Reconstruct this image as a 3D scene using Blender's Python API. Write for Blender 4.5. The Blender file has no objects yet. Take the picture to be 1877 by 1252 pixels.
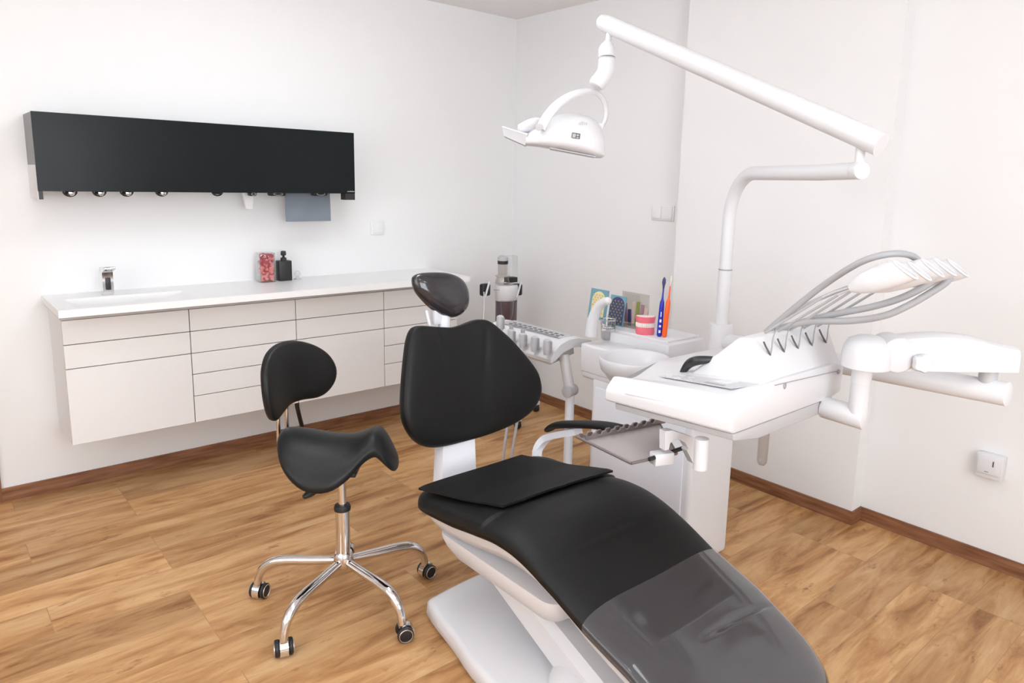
import bpy, bmesh, math, random
from mathutils import Vector, Matrix, Quaternion
random.seed(7)
C = bpy.context.scene.collection
PI = math.pi
V = Vector

# ------------------------------------------------------------ camera
CAM = V((-3.0626, -3.73, 1.4482))
YAW, PITCH, ROLL = math.radians(48.532), math.radians(-10.035), math.radians(1.468)
FPX, PPX, PPY = 1305.7, 983.7, 562.1
cf = V((math.cos(YAW)*math.cos(PITCH), math.sin(YAW)*math.cos(PITCH), math.sin(PITCH)))
r0 = V((math.sin(YAW), -math.cos(YAW), 0)); u0 = r0.cross(cf)
cr = r0*math.cos(ROLL) + u0*math.sin(ROLL); cu = -r0*math.sin(ROLL) + u0*math.cos(ROLL)
def ray(a, b): return cf + cr*((a-PPX)/FPX) - cu*((b-PPY)/FPX)
def onx(a, b, x): d = ray(a, b); return CAM + d*((x-CAM.x)/d.x)
def ony(a, b, y): d = ray(a, b); return CAM + d*((y-CAM.y)/d.y)
def onz(a, b, z): d = ray(a, b); return CAM + d*((z-CAM.z)/d.z)
def atd(a, b, t): return CAM + ray(a, b)*t

cam = bpy.data.cameras.new('camera'); co = bpy.data.objects.new('camera', cam); C.objects.link(co)
m = Matrix.Identity(4)
for i in range(3):
    m[i][0], m[i][1], m[i][2], m[i][3] = cr[i], cu[i], -cf[i], CAM[i]
co.matrix_world = m
cam.sensor_width = 36; cam.lens = FPX/1877*36
cam.shift_x = -(PPX-938.5)/1877; cam.shift_y = -(626-PPY)/1877
cam.clip_start = .05
bpy.context.scene.camera = co

# ------------------------------------------------------------ materials
def newmat(name):
    mt = bpy.data.materials.new(name); mt.use_nodes = True
    nt = mt.node_tree; return mt, nt, nt.nodes['Principled BSDF']
def mat(name, col, rough=.5, metal=0, bump=0, bscale=200, coat=0, spec=.5, emit=None, trans=0, ior=1.5, var=0):
    mt, nt, p = newmat(name)
    p.inputs['Base Color'].default_value = (*col, 1)
    p.inputs['Roughness'].default_value = rough
    p.inputs['Metallic'].default_value = metal
    p.inputs['Specular IOR Level'].default_value = spec
    p.inputs['Coat Weight'].default_value = coat
    p.inputs['Transmission Weight'].default_value = trans
    p.inputs['IOR'].default_value = ior
    tc = nt.nodes.new('ShaderNodeTexCoord')
    n = nt.nodes.new('ShaderNodeTexNoise'); n.inputs['Scale'].default_value = bscale; n.inputs['Detail'].default_value = 3
    nt.links.new(tc.outputs['Object'], n.inputs['Vector'])
    if bump:
        b = nt.nodes.new('ShaderNodeBump'); b.inputs['Strength'].default_value = bump; b.inputs['Distance'].default_value = .001
        nt.links.new(n.outputs['Fac'], b.inputs['Height']); nt.links.new(b.outputs['Normal'], p.inputs['Normal'])
    if var:
        n2 = nt.nodes.new('ShaderNodeTexNoise'); n2.inputs['Scale'].default_value = 6
        nt.links.new(tc.outputs['Object'], n2.inputs['Vector'])
        mr = nt.nodes.new('ShaderNodeMapRange')
        mr.inputs['To Min'].default_value = max(0, rough-var); mr.inputs['To Max'].default_value = rough+var
        nt.links.new(n2.outputs['Fac'], mr.inputs['Value']); nt.links.new(mr.outputs['Result'], p.inputs['Roughness'])
    if emit:
        p.inputs['Emission Color'].default_value = (*emit[0], 1); p.inputs['Emission Strength'].default_value = emit[1]
    return mt
M = {}
M['wall'] = mat('wall_paint', (.86, .86, .86), .85, bump=.15, bscale=90)
M['ceil'] = mat('ceiling_paint', (.9, .875, .875), .9, bump=.1, bscale=90)
M['lacquer'] = mat('white_lacquer', (.80, .79, .785), .35, bump=.02)
M['worktop'] = mat('worktop_white', (.9, .9, .9), .3, bump=.02)
M['carcass'] = mat('cabinet_board', (.55, .53, .52), .6)
M['gapshadow'] = mat('gap_shade_strip', (.12, .11, .11), .6)  # dark colour stands in for the shade between drawer fronts
M['plastic'] = mat('white_plastic', (.72, .72, .74), .3, bump=.02)
M['plastic_soft'] = mat('white_plastic_matt', (.75, .75, .77), .45, bump=.03)
M['plastic_blue'] = mat('cool_white_panel', (.78, .79, .84), .4, bump=.03)
M['grey_plastic'] = mat('light_grey_plastic', (.52, .52, .54), .4)
M['mid_grey'] = mat('mid_grey_plastic', (.36, .36, .37), .4)
M['hose'] = mat('grey_hose_rubber', (.40, .40, .41), .5, bump=.05)
M['dark'] = mat('dark_plastic', (.02, .02, .022), .4)
M['black'] = mat('black_rubber', (.012, .012, .013), .5)
M['leather'] = mat('black_leather', (.008, .0083, .0083), .46, bump=.35, bscale=350, var=.05, spec=.26)
M['leather2'] = mat('stool_leather', (.007, .0073, .0073), .42, bump=.4, bscale=300, var=.06, spec=.32)
M['film'] = mat('film_wrapped_headrest', (.028, .026, .030), .12, bump=.05, bscale=20, coat=.3, spec=.5)
M['chrome'] = mat('polished_chrome', (.75, .74, .74), .07, 1)
M['steel'] = mat('brushed_steel', (.62, .6, .59), .3, 1, bump=.05)
M['glass_black'] = mat('black_glass_front', (.008, .011, .012), .25, spec=.16, var=.03)
M['alu'] = mat('grey_aluminium', (.22, .23, .23), .4, .3)
M['wooddark'] = mat('wood_skirting', (.22, .095, .042), .5)
M['pinkmodel'] = mat('pink_gum_resin', (.85, .17, .22), .35)
M['teeth'] = mat('teeth_white', (.9, .82, .75), .3)
M['blue'] = mat('blue_handle', (.01, .02, .42), .3)
M['orange'] = mat('orange_handle', (.95, .13, .02), .3)
M['towel'] = mat('grey_paper_towel', (.20, .23, .27), .85, bump=.3, bscale=150)
M['paper'] = mat('white_paper', (.85, .85, .85), .7)
M['teal'] = mat('teal_print', (.16, .33, .40), .5)
M['pinkcandy'] = mat('pink_candy', (.85, .28, .26), .35)
M['redcandy'] = mat('red_candy', (.42, .04, .06), .35)
M['gold'] = mat('pale_yellow_print', (.80, .68, .32), .5)
M['green'] = mat('olive_print', (.24, .27, .06), .5)
M['navy'] = mat('navy_print', (.05, .05, .16), .5)
M['mauve'] = mat('mauve_print', (.35, .2, .24), .5)
M['beige'] = mat('beige_print', (.6, .45, .4), .5)
M['ink'] = mat('grey_ink', (.12, .12, .12), .5)
M['inklight'] = mat('silver_ink', (.45, .45, .45), .5)
M['purple'] = mat('purple_tank', (.12, .08, .10), .3)
M['bristle'] = mat('brush_bristles', (.75, .75, .65), .8)
M['lamp_emit'] = mat('luminous_panel', (.9, .9, .9), .5, emit=((1, .98, .96), 3.0))

M['padgrey'] = mat('keypad_film_grey', (.60, .60, .62), .4)
M['switch'] = mat('switch_white', (.86, .86, .86), .4)
M['traymat'] = mat('tray_beige_steel', (.50, .46, .45), .35, .4)
M['traydark'] = mat('tray_dark_steel', (.26, .22, .22), .35, .5)
def clearmat(name, tint, rough=.03, dens=.12, ior=1.45, haze=0):
    mt = bpy.data.materials.new(name); mt.use_nodes = True; nt = mt.node_tree; nt.nodes.clear()
    o = nt.nodes.new('ShaderNodeOutputMaterial'); mx = nt.nodes.new('ShaderNodeMixShader')
    t = nt.nodes.new('ShaderNodeBsdfTransparent'); t.inputs['Color'].default_value = (*tint, 1)
    g = nt.nodes.new('ShaderNodeBsdfGlossy'); g.inputs['Roughness'].default_value = rough
    lw = nt.nodes.new('ShaderNodeLayerWeight'); lw.inputs['Blend'].default_value = .5
    pw_ = nt.nodes.new('ShaderNodeMath'); pw_.operation = 'POWER'; pw_.inputs[1].default_value = 2.6; nt.links.new(lw.outputs['Facing'], pw_.inputs[0])
    f = nt.nodes.new('ShaderNodeMath'); f.operation = 'MULTIPLY'; f.inputs[1].default_value = .85; nt.links.new(pw_.outputs[0], f.inputs[0])
    a = nt.nodes.new('ShaderNodeMath'); a.operation = 'ADD'; a.inputs[1].default_value = dens
    n = nt.nodes.new('ShaderNodeTexNoise'); n.inputs['Scale'].default_value = 9
    tc = nt.nodes.new('ShaderNodeTexCoord'); nt.links.new(tc.outputs['Object'], n.inputs['Vector'])
    b = nt.nodes.new('ShaderNodeBump'); b.inputs['Strength'].default_value = .12; b.inputs['Distance'].default_value = .004
    nt.links.new(n.outputs['Fac'], b.inputs['Height']); nt.links.new(b.outputs['Normal'], g.inputs['Normal'])
    nt.links.new(f.outputs[0], a.inputs[0]); nt.links.new(a.outputs[0], mx.inputs[0])
    if haze:
        dfs = nt.nodes.new('ShaderNodeBsdfDiffuse'); dfs.inputs['Color'].default_value = (.8, .76, .84, 1)
        m2 = nt.nodes.new('ShaderNodeMixShader'); m2.inputs[0].default_value = haze
        nt.links.new(t.outputs[0], m2.inputs[1]); nt.links.new(dfs.outputs[0], m2.inputs[2]); nt.links.new(m2.outputs[0], mx.inputs[1])
    else: nt.links.new(t.outputs[0], mx.inputs[1])
    nt.links.new(g.outputs[0], mx.inputs[2]); nt.links.new(mx.outputs[0], o.inputs['Surface'])
    return mt
M['clear'] = clearmat('clear_glass', (.97, .975, .975), .02, .06)
M['smoke'] = clearmat('tinted_clear_plastic', (.84, .82, .80), .05, .07)
M['vinyl'] = clearmat('clear_vinyl_sheet', (.95, .95, .97), .10, .05, 1.6, .04)

# floor
def floor_mat():
    mt, nt, p = newmat('oak_vinyl_planks'); L = nt.links.new; N = nt.nodes.new
    tc = N('ShaderNodeTexCoord')
    mp = N('ShaderNodeMapping'); mp.inputs['Location'].default_value = (.35, .14, 0); L(tc.outputs['Object'], mp.inputs['Vector'])
    br = N('ShaderNodeTexBrick'); br.inputs['Scale'].default_value = 1
    br.inputs['Brick Width'].default_value = 1.05; br.inputs['Row Height'].default_value = .18
    br.inputs['Mortar Size'].default_value = .0012; br.inputs['Mortar Smooth'].default_value = .3; br.inputs['Bias'].default_value = 0
    br.offset = .37; br.offset_frequency = 3
    br.inputs['Color1'].default_value = (0, 0, 0, 1); br.inputs['Color2'].default_value = (1, 1, 1, 1); br.inputs['Mortar'].default_value = (.5, .5, .5, 1)
    L(mp.outputs[0], br.inputs['Vector'])
    # per plank shift of the grain
    ad = N('ShaderNodeVectorMath'); ad.operation = 'MULTIPLY_ADD'; ad.inputs[1].default_value = (5, 9, 3)
    L(br.outputs['Color'], ad.inputs[0]); L(mp.outputs[0], ad.inputs[2])
    m1 = N('ShaderNodeMapping'); m1.inputs['Scale'].default_value = (1.6, 9, 1); L(ad.outputs[0], m1.inputs['Vector'])
    n1 = N('ShaderNodeTexNoise'); n1.inputs['Scale'].default_value = 1.6; n1.inputs['Detail'].default_value = 6; n1.inputs['Roughness'].default_value = .62; n1.inputs['Distortion'].default_value = .6
    L(m1.outputs[0], n1.inputs['Vector'])
    m2 = N('ShaderNodeMapping'); m2.inputs['Scale'].default_value = (6, 60, 1); L(ad.outputs[0], m2.inputs['Vector'])
    n2 = N('ShaderNodeTexNoise'); n2.inputs['Scale'].default_value = 2.2; n2.inputs['Detail'].default_value = 5; L(m2.outputs[0], n2.inputs['Vector'])
    r1 = N('ShaderNodeValToRGB'); e = r1.color_ramp.elements
    e[0].position = .30; e[0].color = (.26, .112, .036, 1); e[1].position = .70; e[1].color = (.68, .43, .215, 1)
    x = e.new(.42); x.color = (.45, .228, .088, 1); x = e.new(.54); x.color = (.58, .33, .145, 1)
    L(n1.outputs['Fac'], r1.inputs['Fac'])
    mx = N('ShaderNodeMix'); mx.data_type = 'RGBA'; mx.blend_type = 'MULTIPLY'; mx.inputs['Factor'].default_value = 1
    r2 = N('ShaderNodeMapRange'); r2.inputs['To Min'].default_value = .86; r2.inputs['To Max'].default_value = 1.12; L(n2.outputs['Fac'], r2.inputs['Value'])
    L(r1.outputs[0], mx.inputs[6]); L(r2.outputs[0], mx.inputs[7])
    mx2 = N('ShaderNodeMix'); mx2.data_type = 'RGBA'; mx2.blend_type = 'MULTIPLY'; mx2.inputs['Factor'].default_value = 1
    r3 = N('ShaderNodeMapRange'); r3.inputs['To Min'].default_value = .80; r3.inputs['To Max'].default_value = 1.12; L(br.outputs['Color'], r3.inputs['Value'])
    L(mx.outputs[2], mx2.inputs[6]); L(r3.outputs[0], mx2.inputs[7])
    # small dark flecks (knots)
    m3 = N('ShaderNodeMapping'); m3.inputs['Scale'].default_value = (3.2, 9, 1); L(ad.outputs[0], m3.inputs['Vector'])
    n3 = N('ShaderNodeTexNoise'); n3.inputs['Scale'].default_value = 2.4; n3.inputs['Detail'].default_value = 4; n3.inputs['Roughness'].default_value = .7; L(m3.outputs[0], n3.inputs['Vector'])
    r4 = N('ShaderNodeMapRange'); r4.inputs['From Min'].default_value = .62; r4.inputs['From Max'].default_value = .74; L(n3.outputs['Fac'], r4.inputs['Value'])
    mx3 = N('ShaderNodeMix'); mx3.data_type = 'RGBA'; mx3.inputs[7].default_value = (.25, .11, .045, 1)
    L(r4.outputs[0], mx3.inputs['Factor']); L(mx2.outputs[2], mx3.inputs[6])
    mx4 = N('ShaderNodeMix'); mx4.data_type = 'RGBA'; mx4.inputs[7].default_value = (.30, .15, .07, 1)
    mu = N('ShaderNodeMath'); mu.operation = 'MULTIPLY'; mu.inputs[1].default_value = .55
    L(br.outputs['Fac'], mu.inputs[0]); L(mu.outputs[0], mx4.inputs['Factor']); L(mx3.outputs[2], mx4.inputs[6])
    L(mx4.outputs[2], p.inputs['Base Color'])
    p.inputs['Roughness'].default_value = .42; p.inputs['Specular IOR Level'].default_value = .35
    b = N('ShaderNodeBump'); b.inputs['Strength'].default_value = .15; b.inputs['Distance'].default_value = .001
    L(n2.outputs['Fac'], b.inputs['Height']); L(b.outputs['Normal'], p.inputs['Normal'])
    return mt
M['floor'] = floor_mat()

def skirting_mat():
    mt, nt, p = newmat('wood_grain_skirting'); L = nt.links.new; N = nt.nodes.new
    tc = N('ShaderNodeTexCoord'); mp = N('ShaderNodeMapping'); mp.inputs['Scale'].default_value = (3, 3, 30); L(tc.outputs['Object'], mp.inputs['Vector'])
    n = N('ShaderNodeTexNoise'); n.inputs['Scale'].default_value = 2; n.inputs['Detail'].default_value = 5; L(mp.outputs[0], n.inputs['Vector'])
    r = N('ShaderNodeValToRGB'); r.color_ramp.elements[0].position = .3; r.color_ramp.elements[0].color = (.16, .06, .025, 1)
    r.color_ramp.elements[1].position = .7; r.color_ramp.elements[1].color = (.33, .155, .08, 1)
    L(n.outputs['Fac'], r.inputs['Fac']); L(r.outputs[0], p.inputs['Base Color']); p.inputs['Roughness'].default_value = .5
    return mt
M['skirt'] = skirting_mat()

# ------------------------------------------------------------ mesh helpers
class MB:
    def __init__(s): s.bm = bmesh.new()
    def box(s, a, b, bev=0, seg=2, R=None, o=None):
        """box between corners a and b (optionally turned by R about o)"""
        tmp = bmesh.new(); r = bmesh.ops.create_cube(tmp, size=1)
        a = V(a); b = V(b); c = (a+b)/2; d = b-a
        for v in tmp.verts: v.co = V((v.co.x*abs(d.x), v.co.y*abs(d.y), v.co.z*abs(d.z))) + c
        if bev: bmesh.ops.bevel(tmp, geom=tmp.edges[:], offset=bev, segments=seg, profile=.5, affect='EDGES')
        if R is not None:
            o = V(o) if o is not None else c
            for v in tmp.verts: v.co = R @ (v.co-o) + o
        s.join(tmp); return s
    def join(s, tmp):
        me = bpy.data.meshes.new('t'); tmp.to_mesh(me); tmp.free(); s.bm.from_mesh(me); bpy.data.meshes.remove(me)
    def rings(s, rs, cap0=True, cap1=True):
        bm = s.bm; R = [[bm.verts.new(p) for p in r] for r in rs]
        n = len(R[0])
        for a, b in zip(R, R[1:]):
            for i in range(n):
                bm.faces.new((a[i], a[(i+1) % n], b[(i+1) % n], b[i]))
        if cap0: bm.faces.new(R[0][::-1])
        if cap1: bm.faces.new(R[-1])
        return s
    def tube(s, pts, r, n=16, cap=True, closed=False):
        pts = [V(p) for p in pts]; k = len(pts)
        rr = r if isinstance(r, (list, tuple)) else [r]*k
        t = (pts[1]-pts[0]).normalized(); up = V((0, 0, 1)) if abs(t.z) < .9 else V((1, 0, 0))
        nx = t.cross(up).normalized(); rs = []
        for i, p in enumerate(pts):
            t2 = ((pts[min(i+1, k-1)]-pts[max(i-1, 0)])).normalized()
            q = t.rotation_difference(t2); nx = (q @ nx).normalized(); t = t2; ny = t.cross(nx)
            rs.append([p + (nx*math.cos(2*PI*j/n) + ny*math.sin(2*PI*j/n))*rr[i] for j in range(n)])
        return s.rings(rs, cap, cap)
    def cyl(s, a, b, r, n=24, bev=0):
        a = V(a); b = V(b)
        if bev:
            d = (b-a).normalized()
            pts = [a, a+d*bev*.3, a+d*bev, b-d*bev, b-d*bev*.3, b]; rr = [r-bev, r-bev*.3, r, r, r-bev*.3, r-bev]
            return s.tube(pts, rr, n)
        return s.tube([a, b], r, n)
    def lathe(s, prof, o, axis=(0, 0, 1), n=32, cap=True, sx=1, sy=1):
        o = V(o); ax = V(axis).normalized(); q = V((0, 0, 1)).rotation_difference(ax); rs = []
        for (r, z) in prof:
            rs.append([o + q @ V((r*sx*math.cos(2*PI*j/n), r*sy*math.sin(2*PI*j/n), z)) for j in range(n)])
        return s.rings(rs, cap, cap)
    def prism(s, poly, f0, f1, bev=0):
        """extrude polygon: f0/f1 map (a,b)->point at both ends"""
        tmp = bmesh.new(); A = [tmp.verts.new(f0(*p)) for p in poly]; B = [tmp.verts.new(f1(*p)) for p in poly]; n = len(poly)
        tmp.faces.new(A[::-1]); tmp.faces.new(B)
        for i in range(n): tmp.faces.new((A[i], A[(i+1) % n], B[(i+1) % n], B[i]))
        bmesh.ops.recalc_face_normals(tmp, faces=tmp.faces[:])
        if bev: bmesh.ops.bevel(tmp, geom=tmp.edges[:], offset=bev, segments=3, profile=.5, affect='EDGES', clamp_overlap=True)
        s.join(tmp); return s
    def build(s, name, m, parent=None, smooth=38, sub=0):
        bm = s.bm; bmesh.ops.recalc_face_normals(bm, faces=bm.faces[:])
        for f in bm.faces: f.smooth = True
        me = bpy.data.meshes.new(name); bm.to_mesh(me); bm.free()
        if smooth < 170: me.set_sharp_from_angle(angle=math.radians(smooth))
        me.materials.append(M[m] if isinstance(m, str) else m)
        o = bpy.data.objects.new(name, me); C.objects.link(o)
        if sub:
            md = o.modifiers.new('sub', 'SUBSURF'); md.levels = sub; md.render_levels = sub
        if parent is not None: adopt(o, parent)
        return o
def world(o):
    if o.parent is None: return Matrix.Translation(o.location)
    return Matrix.Identity(4)
def adopt(o, parent):
    o.parent = parent
    if parent.type == 'EMPTY': o.matrix_parent_inverse = Matrix.Translation(-parent.location)
def tag(o, label, cat, group=None, kind=None):
    o['label'] = label; o['category'] = cat
    if group: o['group'] = group
    if kind: o['kind'] = kind
    return o
def thing(name, label, cat, loc, group=None):
    o = bpy.data.objects.new(name, None); C.objects.link(o); o.location = loc; o.empty_display_size = .05
    return tag(o, label, cat, group)
def struct(o): o['kind'] = 'structure'; return o
def smooth_path(pts, n=8):
    P = [V(p) for p in pts]; out = []
    for i in range(len(P)-1):
        p0 = P[max(i-1, 0)]; p1 = P[i]; p2 = P[i+1]; p3 = P[min(i+2, len(P)-1)]
        for k in range(n):
            t = k/n
            out.append(.5*((2*p1) + (p2-p0)*t + (2*p0-5*p1+4*p2-p3)*t*t + (3*p1-p0-3*p2+p3)*t**3))
    out.append(P[-1]); return out
def smooth_closed(pts, n=6):
    P = [V(p).to_3d() if len(p) == 2 else V(p) for p in pts]; k = len(P); out = []
    for i in range(k):
        p0, p1, p2, p3 = P[i-1], P[i], P[(i+1) % k], P[(i+2) % k]
        for j in range(n):
            t = j/n
            out.append(.5*((2*p1) + (p2-p0)*t + (2*p0-5*p1+4*p2-p3)*t*t + (3*p1-p0-3*p2+p3)*t**3))
    return out
def pillow(mb, outline, cen, front, back, fmap, p=3.0, steps=14, disp=None, flat_back=False):
    """closed cushion; outline list of 2D, fmap(u,v,w)->3D"""
    bm = mb.bm; n = len(outline); cx, cy = cen
    S = [math.sin(PI/2*(i/steps)) for i in range(1, steps)]
    def layer(sgn, th):
        rs = []
        for s_ in S:
            h = th*(1-s_**p)**(1/p)
            r = []
            for q in outline:
                u = cx+(q[0]-cx)*s_; v = cy+(q[1]-cy)*s_
                w = sgn*h + (disp(u, v, s_) if (disp and sgn > 0) else 0)
                r.append(bm.verts.new(fmap(u, v, w)))
            rs.append(r)
        c = bm.verts.new(fmap(cx, cy, sgn*th + (disp(cx, cy, 0) if (disp and sgn > 0) else 0)))
        return c, rs
    edge = [bm.verts.new(fmap(q[0], q[1], 0)) for q in outline]
    for sgn, th in ((1, front), (-1, back)):
        c, rs = layer(sgn, th)
        seq = rs+[edge]
        for i in range(n): bm.faces.new((c, seq[0][i], seq[0][(i+1) % n]))
        for a, b in zip(seq, seq[1:]):
            for i in range(n): bm.faces.new((a[i], b[i], b[(i+1) % n], a[(i+1) % n]))
    return mb
def text(s, name, origin, xdir, ydir, size, m, parent=None, ext=.0003, align='LEFT'):
    cu_ = bpy.data.curves.new('tx', 'FONT'); cu_.body = s; cu_.size = size; cu_.extrude = ext; cu_.align_x = align
    t = bpy.data.objects.new('tx', cu_); C.objects.link(t); bpy.context.view_layer.update()
    me = bpy.data.meshes.new_from_object(t.evaluated_get(bpy.context.evaluated_depsgraph_get()))
    bpy.data.objects.remove(t); bpy.data.curves.remove(cu_)
    X = V(xdir).normalized(); Y = V(ydir).normalized(); Z = X.cross(Y).normalized(); Y = Z.cross(X)
    for v in me.vertices: v.co = V(origin) + X*v.co.x + Y*v.co.y + Z*v.co.z
    me.materials.clear(); me.materials.append(M[m]); me.name = name
    o = bpy.data.objects.new(name, me); C.objects.link(o)
    if parent is not None: adopt(o, parent)
    return o

# ------------------------------------------------------------ room
HC = 2.462; PD = -.083
XL, YF = -4.7, -5.6      # far sides of the room behind the camera
struct(MB().box((XL-.1, YF-.1, -.1), (.1, .1, 0)).build('floor', 'floor'))
struct(MB().box((XL-.1, YF-.1, HC), (.1, .1, HC+.1)).build('ceiling', 'ceil'))
w = MB().box((-2.868, 0, 0), (0, .1, HC)).box((XL, 0, 2.1), (-2.868, .1, HC)).box((XL, 0, 0), (-3.85, .1, 2.1))
struct(w.build('wall_left', 'wall'))
w = MB().box((0, YF, 0), (.1, .1, HC)).box((PD, -2.472, 0), (0, -1.432, HC))
struct(w.build('wall_right', 'wall'))
struct(MB().box((XL-.1, YF-.1, 0), (XL, .1, HC)).build('wall_back_left', 'wall'))
struct(MB().box((XL, YF-.1, 0), (0, YF, HC)).build('wall_front', 'wall'))
bt = .010
struct(MB().box((-2.868, -bt, 0), (0, 0, .06)).build('baseboard_left', 'skirt'))
b = MB().box((-bt, -1.432, 0), (0, -bt, .06)).box((PD-bt, -2.472-bt, 0), (PD, -1.432+bt, .06))
b.box((PD, -2.472-bt, 0), (0, -2.472, .06)).box((PD, -1.432, 0), (0, -1.432+bt, .06)).box((-bt, YF, 0), (0, -2.472-bt, .06))
struct(b.build('baseboard_right', 'skirt'))
d = MB().box((-2.93, -.012, 0), (-2.868, .06, 2.16)).box((-3.91, -.012, 0), (-3.85, .06, 2.16)).box((-3.85, -.012, 2.1), (-2.93, .06, 2.16)).build('trim_1', 'wooddark'); struct(d)
dl = struct(MB().box((-3.85, .03, 0), (-2.93, .07, 2.1)).build('door_1', 'skirt'))
# unseen window added behind the camera for soft fill (front wall)
wf = struct(MB().box((-3.9, YF, .85), (-1.5, YF+.03, .9)).box((-3.9, YF, 2.15), (-1.5, YF+.03, 2.2)).box((-3.9, YF, .85), (-3.85, YF+.03, 2.2)).box((-1.55, YF, .85), (-1.5, YF+.03, 2.2)).box((-2.73, YF, .85), (-2.67, YF+.03, 2.2)).build('fill_window_1', 'plastic'))
wf2 = struct(MB().box((XL, -3.95, .75), (XL+.03, -1.25, .8)).box((XL, -3.95, 2.1), (XL+.03, -1.25, 2.15)).box((XL, -3.95, .75), (XL+.03, -3.9, 2.15)).box((XL, -1.3, .75), (XL+.03, -1.25, 2.15)).box((XL, -2.63, .75), (XL+.03, -2.57, 2.15)).build('fill_window_2', 'plastic'))  # second window, unseen, added in the side wall to even out the light
pane2 = MB().box((XL+.002, -3.9, .8), (XL+.01, -1.3, 2.1)).build('fill_window_pane', mat('fill_pane_side', (.8, .8, .8), .3, emit=((.93, .96, 1), 1.2)), wf2)
pane = MB().box((-3.85, YF+.002, .9), (-1.55, YF+.01, 2.15)).build('fill_window_pane', mat('fill_pane_front', (.8, .8, .8), .3, emit=((.93, .96, 1), 2.2)), wf)

# ------------------------------------------------------------ lights
LAMP = 11.0
def area(name, loc, rot, sx, sy, power, col=(1, 1, 1)):
    l = bpy.data.lights.new(name, 'AREA'); l.shape = 'RECTANGLE'; l.size = sx; l.size_y = sy; l.energy = power; l.color = col
    o = bpy.data.objects.new(name, l); C.objects.link(o); o.location = loc; o.rotation_euler = rot
    return o
lamps = [(-1.75, -1.35, .95), (-2.75, -1.85, .62), (-2.3, -3.2, .55), (-3.9, -2.9, .7), (-1.4, -4.6, .7)]  # ceiling light is read from shadows; drum shape and extra lamps are added fill
for i, (x, y, k) in enumerate(lamps):
    t = thing('ceiling_fill_light', ['unseen round opal ceiling fill light nearest the room corner', 'unseen round opal ceiling fill light above the saddle stool and cabinets', 'unseen round opal ceiling fill light above the foot of the dental chair', 'unseen round opal ceiling fill light above the camera by the added side window', 'unseen round opal ceiling fill light near the front wall'][i], 'ceiling light', (x, y, HC))
    MB().lathe([(.05, -.06), (.06, -.05), (.06, 0)], (x, y, HC), n=28).build('mount', 'plastic', t)
    LM = mat('fill_light_opal', (.9, .9, .9), .5, emit=((.88, .95, 1), LAMP*k))
    MB().lathe([(.10, -.150), (.20, -.145), (.22, -.13), (.22, -.075), (.20, -.062), (.05, -.058)], (x, y, HC), n=40).build('diffuser', LM, t)
area('window_fill_light', (-2.7, YF+.05, 1.5), (PI/2, 0, 0), 2.3, 1.25, 34, (.88, .94, 1))  # fill through the added front window
area('window_fill_light', (XL+.05, -2.6, 1.45), (0, -PI/2, 0), 1.3, 2.6, 11, (.88, .94, 1))  # fill through the added side window

wd = bpy.data.worlds.new('World'); bpy.context.scene.world = wd; wd.use_nodes = True
wd.node_tree.nodes['Background'].inputs[0].default_value = (.9, .95, 1, 1); wd.node_tree.nodes['Background'].inputs[1].default_value = .3

# ------------------------------------------------------------ wall hung cabinets
U = [-2.637, -2.153, -1.661, -1.171, -.69]
ZB, ZT = .307, .84; CY = -.342
rows = {0: [ZT, .737, .635, ZB], 1: [ZT, .737, .635, .536, .433, ZB], 2: [ZT, .737, .635, ZB], 3: [ZT, .737, .635, .536, .433, ZB]}
clab = ['wall-hung white cabinet with a deep bottom drawer, under the sink basin', 'wall-hung white cabinet with five drawers, right of the sink cabinet',
        'wall-hung white cabinet with a deep bottom drawer, behind the stool backrest', 'wall-hung white cabinet at the right end, partly behind the treatment chair']
for i in range(4):
    x0, x1 = U[i], U[i+1]
    t = thing('drawer_cabinet', clab[i], 'cabinet', ((x0+x1)/2, -.16, ZB), 'wall-hung drawer cabinets under the worktop')
    MB().box((x0+.001, CY+.02, ZB+.001), (x1-.001, -.001, ZT)).build('body', 'carcass' if 0 < i < 3 else 'lacquer', t)
    MB().box((x0+.003, CY+.012, ZB+.004), (x1-.003, CY+.0205, ZT+.0)).build('gap_shade_strip', 'gapshadow', t)
    R = rows[i]
    for a, b in zip(R, R[1:]):
        MB().box((x0+.0018, CY, b+.0018), (x1-.0018, CY+.014, a-.0018), .0008, 1).build('drawer_front', 'lacquer', t)
# worktop with recessed basin
t = thing('worktop', 'long white wall-hung worktop with a basin recessed at its left end', 'worktop', (-1.67, -.22, .87))
kx0, kx1, ky = -2.656, -.68, -.451
bx0, bx1, by0, by1 = -2.60, -2.13, -.415, -.17
mb = MB()
mb.box((kx0, ky, .87), (bx0, 0, .9)).box((bx1, ky, .87), (kx1, 0, .9)).box((bx0, ky, .87), (bx1, by0, .9)).box((bx0, by1, .87), (bx1, 0, .9))
mb.build('top', 'worktop', t, 30)
MB().box((kx0+.02, CY+.004, .84), (kx1-.02, -.01, .87)).build('support_rail', 'carcass', t)
bas = MB()
def rr(x0, x1, y0, y1, z, r, n=5):
    out = []
    for cx, cy, a0 in ((x1-r, y1-r, 0), (x0+r, y1-r, 90), (x0+r, y0+r, 180), (x1-r, y0+r, 270)):
        for k in range(n+1):
            a = math.radians(a0+90*k/n); out.append(V((cx+r*math.cos(a), cy+r*math.sin(a), z)))
    return out
bas.rings([rr(bx0, bx1, by0, by1, .9, .004), rr(bx0+.004, bx1-.004, by0+.004, by1-.004, .895, .012), rr(bx0+.03, bx1-.05, by0+.02, by1-.02, .878, .03), rr(bx0+.09, bx1-.12, by0+.05, by1-.05, .874, .03)], False, True)
bas.rings([rr(bx0, bx1, by0, by1, .9, .004), rr(bx0, bx1, by0, by1, .8702, .004)], False, True)
bas.build('basin', 'worktop', t)
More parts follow.
